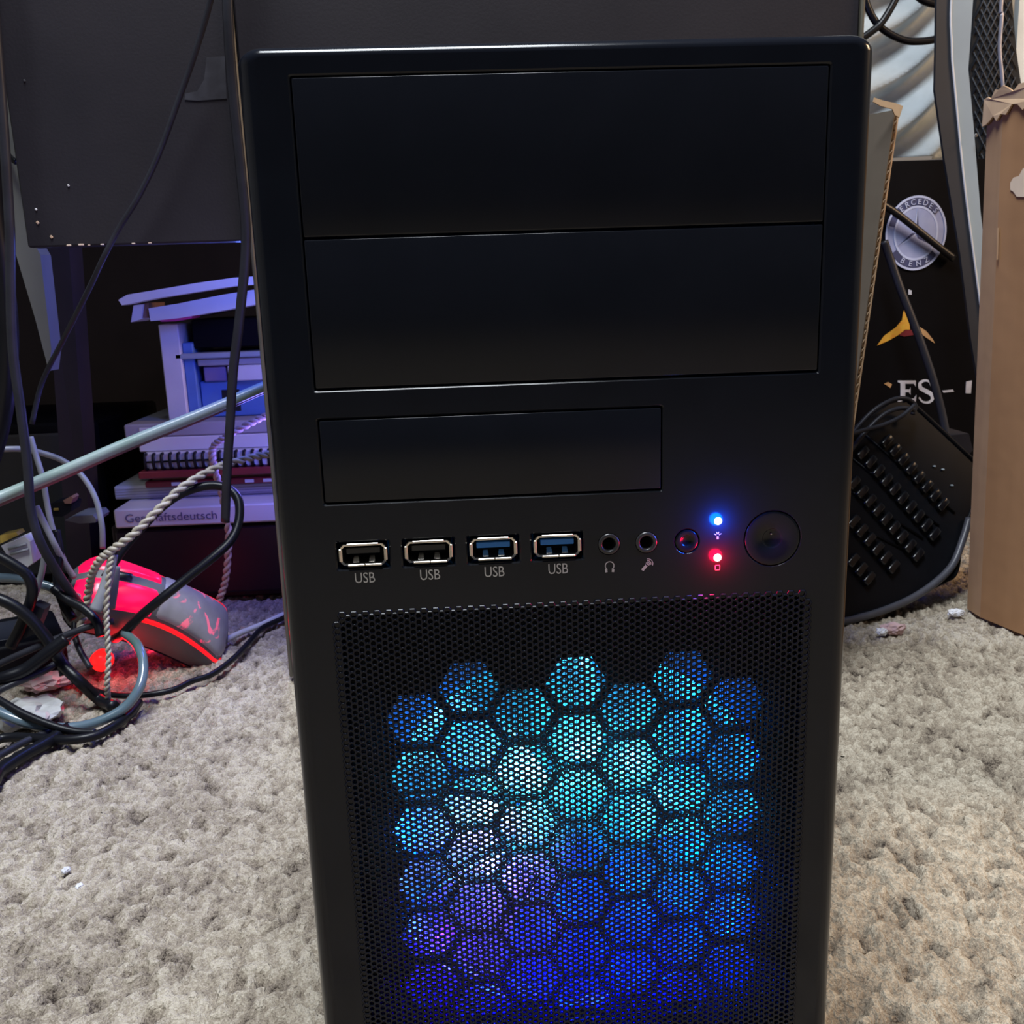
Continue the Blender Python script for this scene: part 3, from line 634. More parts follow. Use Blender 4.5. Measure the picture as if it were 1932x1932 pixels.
MB().box((xd - 0.0012, DY + .008, .37), (.0026, .020, .74), .0008).build('edge_strip', M['edge_band'], desk)
MB().box((-0.62, 0.93, 0.755), (1.70, 1.06, 0.03), .002).build('tabletop', M['wood_black'], desk)  # out of view, added to block ceiling light from the space below
MB().box((-0.62, 1.35, 0.37), (1.70, 0.018, 0.735)).build('back_board', M['wood_black'], desk)  # black board added where the space behind the stack is only unlit
for (px, py, s) in ((130, 463, 5), (153, 462, 6), (193, 462, 4), (252, 461, 4), (283, 460, 4), (168, 463, 3)):
    q = P(px, py, DY - .0006); k = pxm(DY)
    MB().box((q.x, q.y, zb + s * .3 * k), (s * 1.6 * k, .0015, s * .55 * k), .0004).build('edge_chip', M['chip'], board)
for (px, py, s, mk) in ((71, 420, 4, 'chip'), (97, 447, 4, 'chip'), (68, 395, 3, 'lint_white'), (129, 350, 3, 'lint_white'), (46, 152, 3, 'tape')):
    q = P(px, py, DY - .0004); k = pxm(DY) * s
    MB().box(q, (k, .0008, k * 1.25), .0002, 1, Matrix.Rotation(-.6, 3, 'Y')).build('paint_chip', M[mk], board)
MB().prism([P(a, b, DY - .0006) for a, b in ((390, 108), (424, 106), (428, 186), (372, 190), (348, 188), (350, 176), (372, 172), (385, 150))], (0, .0004, 0)).build('tape_patch', M['tape'], board)
# dark brown wooden leg and tapered olive grey metal leg under the side board
lg = MB(); a, b_ = P(100, 440, .60), P(160, 1130, .60)
d = Matrix.Identity(3)
lg.prism([P(82, 440, .60), P(128, 440, .60), F(178, 1118), F(132, 1122)], (0, .03, 0)); lg.build('leg', M['wood_brown'], desk)
lm = MB(); lm.prism(poly([(-30, 100), (16, 100), (52, 440), (76, 480), (97, 660), (92, 700), (66, 600), (30, 480), (6, 300)], .52), (0, .02, 0)); lm.build('metal_brace', M['metal_olive'], desk)
MB().tube(smooth_path([P(0, 255, .515), P(14, 290, .51), P(30, 306, .505)]), .0022).build('brace_cord', M['cable_black'], desk)

# black speaker box added to darken the underdesk floor at the far left
e = empty('filler_box', F(40, 1075)); tag(e, 'black speaker box added to darken the floor behind the left cables', 'filler')
sx0, sx1, sz = P(-160, 900, .73).x, P(196, 900, .73).x, P(60, 800, .73).z
MB().box(((sx0 + sx1) / 2, .73 + .10, sz / 2), (sx1 - sx0, .20, sz), .003).build('cabinet', M['black_card'], e)
MB().box(((sx0 + sx1) / 2, .727, sz / 2), (sx1 - sx0 - .02, .006, sz - .02), .002).build('filler_front', M['bag'], e)
# low mahogany drawer unit carrying the paper stack
SY = 0.645
du = empty('drawer_unit', (-0.3, SY, 0)); tag(du, 'dark mahogany drawer unit standing under the stack of boxes', 'drawers')
zt = P(360, 986, SY).z; x0 = P(208, 990, SY).x; x1 = P(540, 990, SY).x + .12
MB().box(((x0 + x1) / 2, SY + .16, zt / 2), (x1 - x0, .32, zt), .002).build('cabinet', M['drawer'], du)
MB().box(((x0 + x1) / 2, SY - .004, zt * .52), (x1 - x0 - .012, .008, zt * .86), .002).build('drawer', M['drawer'], du)
# things stacked on it; each is as wide as the photograph shows and reaches in behind the desk board
def xz(px, py, Y=SY): q = P(px, py, Y); return q.x, q.z
def slabpx(pxl, pyt, pyb, w, dep, Y, bev=.001, rotz=0.0, roty=0.0):
    x, zt_ = xz(pxl, pyt, Y); _, zb_ = xz(pxl, pyb, Y)
    return x, zt_, zb_
STK = [zt]
def stack_box(name, mat, label, cat, pxl, h, w, dep, Y, parts=None, group=None, rz=0.0):
    x = P(pxl, 900, Y).x; z0 = STK[0]; STK[0] += h
    e = empty(name, (x + w / 2, Y + dep / 2, z0)); tag(e, label, cat, group)
    return e, x, z0
k1 = pxm(SY)
# white box with lettering
h = 36 * k1
e, x, z0 = stack_box('book_box', None, 'white slipcase box with violet lettering at the bottom of the stack', 'box', 205, h, .30, .20, SY - .012)
MB().box((x + .15, SY - .012 + .10, z0 + h / 2), (.30, .20, h), .0015).build('slipcase', M['paper'], e)
text('Geschäftsdeutsch', h * .62, M['ink'], e, (x + .010, SY - .0126, z0 + h * .50), (1, 0, 0), (0, 0, 1), 'title_lettering', align='LEFT', squeeze=1.09)
STK[0] += .0005
h = 26 * k1
e, x, z0 = stack_box('paper_ream', None, 'pale blue lit ream of paper above the lettered box', 'paper', 212, h, .28, .17, SY + .035)
MB().box((x + .14, SY + .035 + .085, z0 + h / 2), (.28, .17, h), .001).build('paper_block', M['paper'], e)
for q in range(4): MB().box((x + .14, SY + .0345, z0 + h * (q + .8) / 5), (.279, .0004, .0004)).build('sheet_edge', M['grey_card'], e)
z1 = STK[0]
h = 34 * k1
x = P(268, 870, SY + .02).x
e = empty('red_book', (x + .13, SY + .1, z1)); tag(e, 'dark red book under the spiral notebook', 'book')
MB().box((x + .13, SY + .02 + .08, z1 + h * .18), (.26, .16, h * .36), .001).build('lower_cover', M['red_book'], e)
MB().box((x + .132, SY + .023 + .08, z1 + h * .48), (.252, .156, h * .26), .0005).build('page_block', M['brown_tab'], e)
MB().box((x + .13, SY + .016 + .08, z1 + h * .80), (.266, .166, h * .40), .001).build('upper_cover', M['red_book'], e)
for q in (40, 72, 180, 215, 245):
    MB().box((x + q * k1 + .01, SY + .0195, z1 + h * .18), (.009, .001, h * .2), .0003).build('spine_mark', M['paper'], e)
z1 += h + .0004; h = 32 * k1
e = empty('spiral_notebook', (x + .13, SY + .1, z1)); tag(e, 'white spiral notebook with black wire comb along its front edge', 'notebook')
MB().box((x + .132, SY + .022 + .08, z1 + h / 2), (.262, .16, h), .001).build('page_block', M['paper'], e)
q = 0
while q * 15.6 < 250:
    xx = x + .004 + q * 15.6 * k1
    pts = [Vector((xx, SY + .0225, z1 + h * .96)), Vector((xx, SY + .0175, z1 + h * .9)), Vector((xx, SY + .016, z1 + h * .5)), Vector((xx, SY + .0175, z1 + h * .12)), Vector((xx, SY + .0225, z1 + h * .04))]
    MB().tube(smooth_path(pts, 3), .0016, 6).build('wire_loop', M['cable_black'], e); q += 1
MB().box((x + .132, SY + .0212, z1 + h * .48), (.258, .0012, h * .10)).build('wire_spine', M['cable_black'], e)
z1 += h + .0004; h = 27 * k1
x = P(258, 810, SY + .03).x
e = tag(MB().box((x + .14, SY + .03 + .085, z1 + h / 2), (.28, .17, h), .001).build('envelope_pile', M['paper']), 'smooth white envelope pile on the spiral notebook', 'envelopes')
z1 += h + .0004; h = 26 * k1
x = P(231, 790, SY + .03).x
e = empty('flat_carton', (x + .15, SY + .12, z1)); tag(e, 'flat blue grey carton with overhanging left end', 'carton')
MB().box((x + .15, SY + .03 + .09, z1 + h / 2), (.30, .18, h), .0015).build('carton_body', M['grey_card'], e)
MB().box((x + .03, SY + .0295, z1 + h * .55), (.03, .0008, h * .4), .0002).build('carton_label', M['white_pl'], e)
z1 += h + .0004; zc = z1
# upright white carton, blue carton, small boxes on a grey board
hA = P(308, 612, SY + .05).z - zc
x = P(308, 700, SY + .05).x
e = empty('upright_carton', (x + .018, SY + .08, zc)); tag(e, 'narrow upright white carton standing on the flat carton', 'carton')
MB().box((x + .0095, SY + .05 + .04, zc + hA / 2), (.019, .08, hA), .001).build('front_face', M['white_pl'], e)
MB().box((x + .0245, SY + .056 + .04, zc + hA * .40), (.0105, .08, hA * .80), .001).build('side_flap', M['blue_card'], e)
hB = P(400, 722, SY + .05).z - zc
xb2 = x + .0305
e = empty('blue_carton', (xb2 + .1, SY + .12, zc)); tag(e, 'deep blue carton in the shade beside the upright white carton', 'carton')
MB().box((xb2 + .11, SY + .065 + .06, zc + hB / 2), (.22, .12, hB), .001).build('carton_body', M['blue_card'], e)
MB().box((xb2 + .030, SY + .0645, zc + hB * .45), (.018, .001, hB * .6), .0003).build('handle_hole', M['dark_hole'], e)
z2 = zc + hB + .0004; hC = P(400, 690, SY + .06).z - P(400, 718, SY + .06).z
xq = P(384, 700, SY + .06).x
tag(MB().box((xq + .011, SY + .06 + .05, z2 + hC / 2), (.022, .1, hC), .001).build('small_box', M['purple_card']), 'small purple box on top of the blue carton', 'box')
tag(MB().box((xq + .024 + .06, SY + .055 + .05, z2 + hC * .52), (.118, .1, hC * 1.04), .001).build('white_box', M['white_pl']), 'bright white box next to the small purple box', 'box')
z3 = z2 + hC * 1.05 + .0004; hD = 14 * k1
xq2 = P(372, 680, SY + .055).x
tag(MB().box((xq2 + .07, SY + .055 + .05, z3 + hD / 2), (.14, .1, hD), .001).build('grey_folder', M['grey_card']), 'grey folder lying across the purple and white boxes', 'folder')
z4 = z3 + hD + .0004
tag(MB().box((P(328, 656, SY + .05).x + .10, SY + .05 + .06, z4 + .0028), (.20, .12, .0055), .001).build('thin_board', M['metal_grey']), 'thin grey board spanning the cartons under the white tray', 'board')
z5 = z4 + .006
# black file box carrying the white tray
zz = P(300, 606, SY + .04).z
tag(MB().box((P(362, 620, SY + .06).x + .09, SY + .06 + .05, (z5 + zz) / 2 + .002), (.18, .10, zz - z5 - .004), .001).build('file_box', M['black_card']), 'black file box in the shade below the white tray', 'box')
tr = empty('plastic_tray', (P(300, 590, SY).x, SY + .08, zz)); tag(tr, 'blue lit white plastic tray with curved lip tilted on top', 'tray')
Yt = SY + .02
def trp(name, pts, dep, mk, Y=Yt): return MB().prism(poly(pts, Y), (0, dep, 0)).build(name, M[mk], tr)
trp('tray_front', [(280, 582), (340, 572), (420, 556), (520, 540), (520, 568), (420, 586), (340, 600), (284, 606)], .10, 'white_pl')
trp('tray_lip', [(223, 566), (240, 556), (300, 546), (370, 534), (440, 524), (520, 519), (520, 534), (440, 540), (370, 551), (300, 562), (245, 573), (230, 576)], .02, 'white_pl', Yt - .018)
trp('side_clip', [(252, 576), (270, 574), (266, 602), (247, 608)], .05, 'white_pl')
trp('brown_strip', [(270, 573), (281, 571), (281, 600), (268, 600)], .05, 'brown_tab', Yt + .004)
trp('magenta_label', [(300, 604), (362, 594), (362, 600), (330, 606), (304, 607)], .03, 'pink', Yt + .002)

# ------------------------------------------------------------------ mouse leaning on the cables
def make_mouse():
    T = F(424, 1216, .001); N = P(122, 1112, .455)
    ax = (N - T); L = ax.length; ax.normalize()
    up = Vector((.10, -.62, .78)); up = (up - ax * up.dot(ax)).normalized(); sd = ax.cross(up)   # side
    if sd.y > 0: sd = -sd
    e = empty('computer_mouse', (T.x, T.y, 0)); tag(e, 'grey computer mouse with red glowing buttons propped on the cables', 'mouse')
    def W(t): return .033 * (1 - .18 * math.sin(math.pi * t) ** 2) * (min(1, (t * 14 + .001)) ** .45) * (1 if t < .86 else math.sqrt(max(0.02, 1 - ((t - .86) / .16) ** 2)))
    def H(t): return .0445 * math.sin(math.pi * min(1, (t * .86 + .015))) ** .62 * (1 if t < .9 else 1 - .35 * ((t - .9) / .1) ** 2)
    def S(t, ph):
        c, s_ = math.cos(ph), math.sin(ph)
        y = W(t) * math.copysign(abs(c) ** .72, c); z = H(t) * abs(s_) ** .78
        return T + ax * (t * L) + sd * y + up * z
    def patch(name, t0, t1, p0, p1, mk, par, nt_=18, np_=10, out=0.0, edge=.0018):
        vs, fs = [], []
        for i in range(nt_ + 1):
            t = t0 + (t1 - t0) * i / nt_
            for j in range(np_ + 1):
                p = math.radians(p0 + (p1 - p0) * j / np_); q = S(t, p)
                cen = T + ax * (t * L) + up * (H(t) * .3)
                rim_ = (i in (0, nt_) or j in (0, np_))
                vs.append(q + (q - cen).normalized() * (out - (edge if rim_ else 0)))
        for i in range(nt_):
            for j in range(np_):
                a = i * (np_ + 1) + j; fs.append((a, a + 1, a + np_ + 2, a + np_ + 1))
        m = MB(); m.faces(vs, fs, True); return m.build(name, M[mk], par)
    body = patch('body', .0, 1.0, 0, 180, 'mouse_grey', e, 30, 26, -.0012, 0)
    m = MB(); n_ = 24; lo = [S(i / n_, 0) for i in range(n_ + 1)] + [S(i / n_, math.pi) for i in range(n_, -1, -1)]
    m.faces(lo, [tuple(range(len(lo)))]); m.build('base', M['usb_black'], e)
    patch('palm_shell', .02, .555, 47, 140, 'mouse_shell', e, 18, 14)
    patch('button', .565, .99, 46, 91, 'mouse_red', e)
    patch('button', .565, .99, 97, 141, 'mouse_red', e)
    patch('light_strip', .03, .62, 36, 44, 'stripe', e, 18, 4, .0003, .0006)
    patch('light_strip', .03, .62, 143, 151, 'stripe', e, 18, 4, .0003, .0006)
    patch('scroll_wheel', .74, .86, 90.5, 97.5, 'usb_black', e, 8, 4, .002, .001)
    return e
make_mouse()
sl = MB(); sl.lathe([(.00001, -.009), (.005, -.008), (.0085, -.003), (.0085, .004), (.005, .008), (.00001, .009)], F(192, 1246, .013) , n=16)
tag(sl.build('sensor_lamp', M['red_light']), 'small bright red lamp under the mouse nose on the carpet', 'lamp')
point('mouse_red_light', F(192, 1246, .014) + Vector((.016, -.012, .01)), .035, (1, .01, .02), .008)
point('mouse_red_fill', P(290, 1215, .515), .03, (1, .01, .03), .008)

# ------------------------------------------------------------------ cables
def cab(name, label, mk, rpx, pts, cat='cable', n=8, flat=1.0, k=8, Yr=None, group=None):
    q = []
    if pts[0][0] == -40 and pts[0][2] == 'f': pts = [(-420, max(pts[0][1] + 60, 1270), 'f'), (-230, max(pts[0][1] + 30, 1262), 'f')] + list(pts)   # the run goes on over the carpet outside the view
    for (a, b, Y) in pts: q.append(F(a, b, .004) if Y == 'f' else P(a, b, Y))
    Ym = sum(v.y for v in q) / len(q)
    return tag(MB().tube(smooth_path(q, k), rpx * pxm(Yr or Ym), n, flat=flat).build(name, M[mk]), label, cat, group)
def twist(name, label, mk, rpx, pts, turns, cat='wire'):
    q = smooth_path([F(a, b, .005) if Y == 'f' else P(a, b, Y) for a, b, Y in pts], 16); N = len(q)
    Ym = sum(v.y for v in q) / N; r = rpx * pxm(Ym)
    e = empty(name, (q[-1].x, q[-1].y, 0)); tag(e, label, cat)
    for s in (0, 1):
        w = []
        for i, p in enumerate(q):
            t = (q[min(i + 1, N - 1)] - q[max(0, i - 1)]).normalized(); a = t.cross(Vector((0, 1, .1))).normalized(); b = t.cross(a)
            th = 2 * math.pi * turns * i / N + s * math.pi
            w.append(p + (a * math.cos(th) + b * math.sin(th)) * r * .5)
        MB().tube(w, r * .56, 6).build('strand', M[mk], e)
    return e
e = empty('sleeved_cable', P(0, 938, .41)); tag(e, 'thick silver sleeved cable running straight up to the tower', 'cable')
SLP = [(-40, 955, .40), (0, 938, .41), (120, 888, .43), (250, 832, .45), (380, 780, .47), (495, 731, .49), (560, 705, .50)]
SLP = [(-420, 1300, .36), (-230, 1080, .38)] + SLP
MB().tube(smooth_path([P(*q) for q in SLP], 8), 10.5 * pxm(.44), 14).build('silver_sleeve', M['cable_sleeve'], e)
MB().tube(smooth_path([P(a, b_ + 11 - (i - 2) * .8, Y + .003) for i, (a, b_, Y) in enumerate(SLP)], 8), 7 * pxm(.44), 10).build('red_reflection', M['red_reflection'], e)  # red reflection along the sleeve's underside, built as a red tube
cab('power_cable', 'thin black cable hanging diagonally in front of the side board', 'cable_dark', 5, [(395, -560, .405), (410, -300, .40), (406, -60, .40), (395, 10, .405), (365, 110, .41), (340, 180, .412), (300, 290, .414), (262, 370, .416), (225, 430, .418), (196, 485, .418), (168, 545, .43), (120, 640, .46), (80, 720, .47), (60, 800, .46)])
cab('ribbon_cable', 'charcoal flat cable hanging beside the tower edge', 'cable_dark', 9, [(478, -560, .41), (446, -260, .40), (430, -40, .398), (432, 70, .40), (440, 180, .405), (455, 330, .41), (464, 455, .415), (452, 600, .42), (440, 700, .425), (434, 800, .43), (428, 900, .435), (425, 985, .44)], flat=.55)
cab('grey_loop_cable', 'light grey cable looping over from the left frame edge', 'cable_grey', 5.5, [(-20, 849, .47), (20, 847, .475), (45, 848, .48), (80, 855, .485), (120, 870, .485), (155, 898, .48), (180, 940, .475), (192, 990, .47), (194, 1035, .468)])
cab('grey_drop_cable', 'grey cable dropping past the brown leg', 'cable_grey', 5.5, [(58, 825, .46), (68, 860, .455), (80, 900, .45), (88, 945, .45), (96, 985, .45), (110, 1030, .45), (122, 1060, .455)])
cab('grey_slant_cable', 'second grey cable slanting down to the mouse nose', 'cable_grey', 6, [(68, 955, .43), (85, 990, .43), (102, 1025, .43), (118, 1055, .435), (140, 1090, .44)])
cab('black_left_cable', 'long black cable hanging down the left frame edge', 'cable_dark', 9, [(-60, -560, .41), (-30, -200, .40), (0, 150, .40), (18, 420, .40), (20, 540, .40), (24, 660, .40), (40, 780, .40), (52, 880, .40), (58, 960, .40), (75, 1020, .40), (105, 1075, .41), (135, 1120, .42), (165, 1160, .44)])
cab('black_outer_cable', 'black cable bundle strand at the far left', 'cable_black', 22, [(-120, -560, .42), (-60, -150, .42), (-30, 200, .42), (-14, 400, .42), (2, 520, .42), (12, 640, .42), (4, 760, .42), (-20, 860, .42), (-60, 960, .42), (-120, 1100, .42), (-200, 1260, 'f')])
twist('cream_twisted_wire', 'cream twisted wire arching from the tower over the mouse', 'cable_cream', 8, [(520, 855, .52), (470, 864, .51), (410, 882, .48), (350, 915, .45), (300, 960, .43), (255, 1005, .415), (215, 1035, .41), (190, 1055, .41), (175, 1080, .415), (168, 1110, .42), (162, 1150, .42), (150, 1190, .41)], 18)
twist('hanging_twisted_wire', 'cream twisted wire hanging straight down in front of the mouse', 'cable_cream', 6, [(212, 1040, .41), (206, 1080, .405), (201, 1140, .40), (202, 1190, .395), (205, 1240, .39), (202, 1290, .385), (204, 1322, 'f')], 12)
twist('pink_twisted_wire', 'pale pink twisted wire dropping behind the mouse', 'cable_pink', 7, [(510, 780, .56), (470, 800, .555), (425, 825, .55), (402, 845, .55), (404, 880, .545), (418, 930, .545), (430, 990, .54), (430, 1050, .54), (424, 1100, .54), (410, 1140, .54), (396, 1172, 'f')], 18)
cab('black_arch_cable', 'black cable arching in front of the lettered box down to the mouse', 'cable_black', 9, [(198, 1090, .43), (230, 1040, .44), (270, 993, .45), (310, 953, .455), (350, 928, .46), (395, 916, .465), (430, 922, .465), (450, 945, .46), (450, 985, .45), (435, 1020, .44), (400, 1053, .43), (350, 1093, .42), (300, 1133, .41), (262, 1165, .41), (240, 1188, .415), (226, 1200, .425), (216, 1205, .44)])
cab('white_cable', 'short white cable lying behind the mouse tail', 'cable_white', 6, [(415, 1213, 'f'), (450, 1196, 'f'), (490, 1180, 'f'), (530, 1162, 'f'), (580, 1140, 'f')])
cab('black_floor_cable', 'black cable snaking over the carpet from the tower to the tangle', 'cable_black', 6, [(570, 1150, 'f'), (535, 1166, 'f'), (495, 1185, 'f'), (470, 1212, 'f'), (440, 1243, 'f'), (400, 1272, 'f'), (360, 1286, 'f'), (325, 1302, 'f'), (265, 1312, 'f'), (205, 1310, 'f'), (160, 1295, 'f'), (125, 1275, 'f'), (100, 1255, 'f')])
def ring_cable():
    pts = [(235, 1195, .415), (258, 1215, .40), (270, 1250, .385), (264, 1295, .37), (235, 1335, .36), (190, 1360, .352), (140, 1372, .348), (90, 1372, .346), (45, 1362, .345), (0, 1345, .345), (-40, 1325, .345)]
    return cab('blue_green_cable', 'thick blue green sheened cable curling on top of the tangle', 'cable_blue', 10, pts, n=12)
ring_cable()
for lab, mk, r, pts in (
    ('black cable lowest in the curl at the carpet edge', 'cable_black', 10, [(-40, 1405, 'f'), (10, 1392, 'f'), (60, 1392, 'f'), (130, 1396, 'f'), (190, 1384, 'f'), (240, 1352, 'f'), (262, 1325, 'f')]),
    ('black cable crossing the blue green curl from the left', 'cable_black', 8, [(-40, 1300, .36), (0, 1322, .352), (40, 1345, .345), (90, 1366, .340), (140, 1380, .338), (180, 1382, .338)]),
    ('thick black cable at the lower left corner of the tangle', 'cable_black', 14, [(-40, 1490, 'f'), (0, 1455, 'f'), (45, 1425, 'f'), (90, 1400, 'f'), (130, 1372, 'f')]),
    ('charcoal cable above the corner cable of the tangle', 'cable_dark', 8, [(-40, 1446, 'f'), (0, 1425, 'f'), (50, 1398, 'f'), (100, 1378, 'f')]),
    ('straight black cable slanting up toward the mouse belly', 'cable_dark', 7, [(-40, 1272, .39), (0, 1252, .395), (60, 1225, .40), (120, 1200, .405), (170, 1182, .41), (215, 1172, .415)]),
    ('lower straight black cable ending near the red lamp', 'cable_dark', 7, [(-40, 1330, .365), (0, 1302, .37), (50, 1280, .38), (90, 1262, .39), (112, 1245, .40)]),
    ('pale blue sheened cable entering above the white plug', 'cable_blue', 9, [(-40, 1090, .43), (0, 1090, .43), (45, 1093, .43), (90, 1106, .43), (130, 1122, .43), (150, 1128, .435)]),
    ('dark cable curve behind the red lamp', 'cable_dark', 6, [(118, 1275, .40), (112, 1240, .405), (125, 1210, .41), (150, 1190, .42), (180, 1178, .43)]),
    ('grey upright cable stub beside the white plug', 'cable_grey', 6, [(84, 1045, .42), (80, 1075, .42), (72, 1105, .42), (60, 1140, .42)]),
    ('black cable dipping behind the flat dark plug', 'cable_black', 12, [(-30, 1120, .40), (20, 1140, .40), (60, 1170, .40), (95, 1215, .40), (120, 1255, .395), (150, 1285, .39), (185, 1318, 'f'), (215, 1334, 'f')]),
    ('short thick black cable below the power brick', 'cable_black', 13, [(-30, 1290, .375), (10, 1278, .375), (50, 1262, .38), (95, 1228, .385), (125, 1205, .39)]),
    ('black cable stub standing between the grey cables', 'cable_black', 9, [(105, 1000, .44), (112, 1045, .435), (108, 1090, .43), (118, 1135, .425), (138, 1168, .42)]),
    ('black cable arc along the mouse nose', 'cable_black', 9, [(100, 1110, .42), (128, 1132, .415), (158, 1148, .41), (182, 1172, .405), (190, 1200, .40)]),
    ('black cable over the power brick', 'cable_black', 11, [(-20, 1040, .41), (30, 1068, .41), (55, 1090, .41), (60, 1125, .41), (40, 1180, .41), (20, 1220, .41)]),
    ('charcoal cable loop low behind the cream wire', 'cable_dark', 6, [(140, 1128, .45), (142, 1160, .44), (140, 1190, .43), (150, 1225, .42), (170, 1260, .41)]),
):
    cab('tangled_cable', lab, mk, r, pts, group='tangle of cables on the carpet')
# grey strain relief sleeve resting on the mouse, and its shadow twin
e = empty('cable_connector', P(195, 1100, .405)); tag(e, 'grey tubular connector lying across the mouse front', 'connector')
MB().tube(smooth_path([P(214, 1046, .412), P(206, 1080, .408), P(194, 1120, .404), P(181, 1152, .40)], 6), 12 * pxm(.405), 14, rfun=lambda t: .72 + .35 * t).build('sleeve', M['cable_grey'], e)
MB().tube(smooth_path([P(217, 1036, .413), P(214, 1046, .412)], 3), 7 * pxm(.405), 10).build('nose', M['cable_dark'], e)
e = tag(MB().tube(smooth_path([P(216, 1068, .425), P(212, 1110, .42), P(206, 1148, .416)], 6), 11 * pxm(.42), 12).build('shadow_sleeve', M['mouse_grey']), 'darker grey shadow twin just behind the tubular connector', 'connector')  # the connector's shadow twin, its shade painted as a darker grey tube
# power brick, plug, film and scraps in the tangle
e = empty('power_brick', F(30, 1240)); tag(e, 'black power brick buried in the cable tangle at the left edge', 'power adapter')
Mr = Matrix.Rotation(.5, 3, 'Z')
MB().box(F(20, 1235, .018) + Vector((0, .02, 0)), (.060, .080, .030), .004, 2, Mr).build('case', M['keyb'], e)
MB().box(F(20, 1235, .018) + Vector((0, .02, 0)) + Mr @ Vector((0, 0, .0152)), (.035, .05, .001), .0003, 1, Mr).build('rating_label', M['metal_dark'], e)
e = empty('white_plug', P(36, 1050, .44)); tag(e, 'white plastic plug with ridged grip at the left edge', 'plug')
MB().prism(poly([(2, 1030), (46, 1012), (56, 1022), (62, 1062), (46, 1074), (20, 1058)], .425), (0, .018, 0)).build('plug_body', M['white_pl'], e)
for a, b in ((16, 1036), (20, 1046)): MB().tube([P(a, b, .424), P(a + 34, b - 10, .424)], .0011, 6).build('grip_ridge', M['cable_grey'], e)
MB().prism(poly([(0, 1010), (30, 1004), (34, 1010), (0, 1026)], .428), (0, .012, 0)).build('gold_pins', M['gold'], e)
def crumple(name, label, cat, c, r, mk, seed, sq=(1, 1, .5)):
    rr = random.Random(seed); bm = bmesh.new(); bmesh.ops.create_icosphere(bm, subdivisions=3, radius=1)
    for v in bm.verts:
        d = 1 + .25 * math.sin(7 * v.co.x + seed) * math.sin(6 * v.co.y + 2 * seed) + rr.uniform(-.10, .10)
        v.co = Vector((v.co.x * sq[0] * d * r, v.co.y * sq[1] * d * r, v.co.z * sq[2] * d * r)) + Vector(c)
    me = bpy.data.meshes.new(name); bm.to_mesh(me); bm.free(); return tag(link(name, me, M[mk]), label, cat)
crumple('plastic_film', 'crumpled silver plastic film on the carpet inside the curl', 'film', F(52, 1345, .006), .022, 'silver_bag', 3, (1.1, 1, .35))
crumple('small_film', 'small pale scrap of film beside the black adapter', 'film', F(85, 1285, .006), .014, 'lint_pink', 5, (1.3, 1, .4))
e = empty('flat_plug', F(70, 1215)); tag(e, 'flat dark grey plug with small red dot beside the mouse', 'plug')
pl = MB().prism(poly([(28, 1200), (62, 1140), (84, 1150), (66, 1196), (40, 1208)], .415), (0, .012, 0)).build('plug_body', M['cable_dark'], e)
MB().lathe([(.0018, 0), (.00001, -.0005)], P(60, 1178, .4148), n=12).build('red_dot', M['stripe'], e)
e = empty('connector_block', P(110, 950, .50)); tag(e, 'dark connector block with a gold contact behind the grey cables', 'connector')
MB().prism(poly([(96, 950), (122, 946), (136, 952), (132, 966), (116, 976), (98, 974)], .475), (0, .02, 0)).build('block', M['keyb'], e)
MB().box(P(106, 961, .4745), (.004, .001, .002), .0003).build('gold_contact', M['gold'], e)
MB().prism(poly([(119, 944), (134, 936), (138, 940), (134, 950), (122, 950)], .474), (0, .012, 0)).build('tan_cap', M['brown_tab'], e)
tag(MB().prism(poly([(122, 982), (140, 974), (175, 972), (182, 980), (180, 986), (150, 988)], .50), (0, .03, 0)).build('grey_bracket', M['mouse_grey']), 'small grey bracket lying under the connector block', 'bracket')
# violet-blue glow: point lights added out of sight behind the end board, source assumed
point('assumed_violet_light', (-0.175, 0.50, 0.33), 1.3, (0.10, 0.17, 1.0), 0.03)
point('assumed_violet_light_low', (-0.19, 0.56, 0.17), 0.34, (0.20, 0.17, 1.0), 0.02)
# white specks on the carpet
for (a, b, s, lab) in ((125, 1642, .0022, 'tiny round white speck on the carpet left of the tower'), (150, 1672, .0019, 'tiny pointed white speck on the carpet left of the tower')):
    crumple('paper_speck', lab, 'speck', F(a, b, -.0012), s, 'lint_white', int(a), (1, 1.2, .6))

# ------------------------------------------------------------------ right of the tower
def rpoly(pts, Y): return [P(a, b, Y) for a, b in pts]
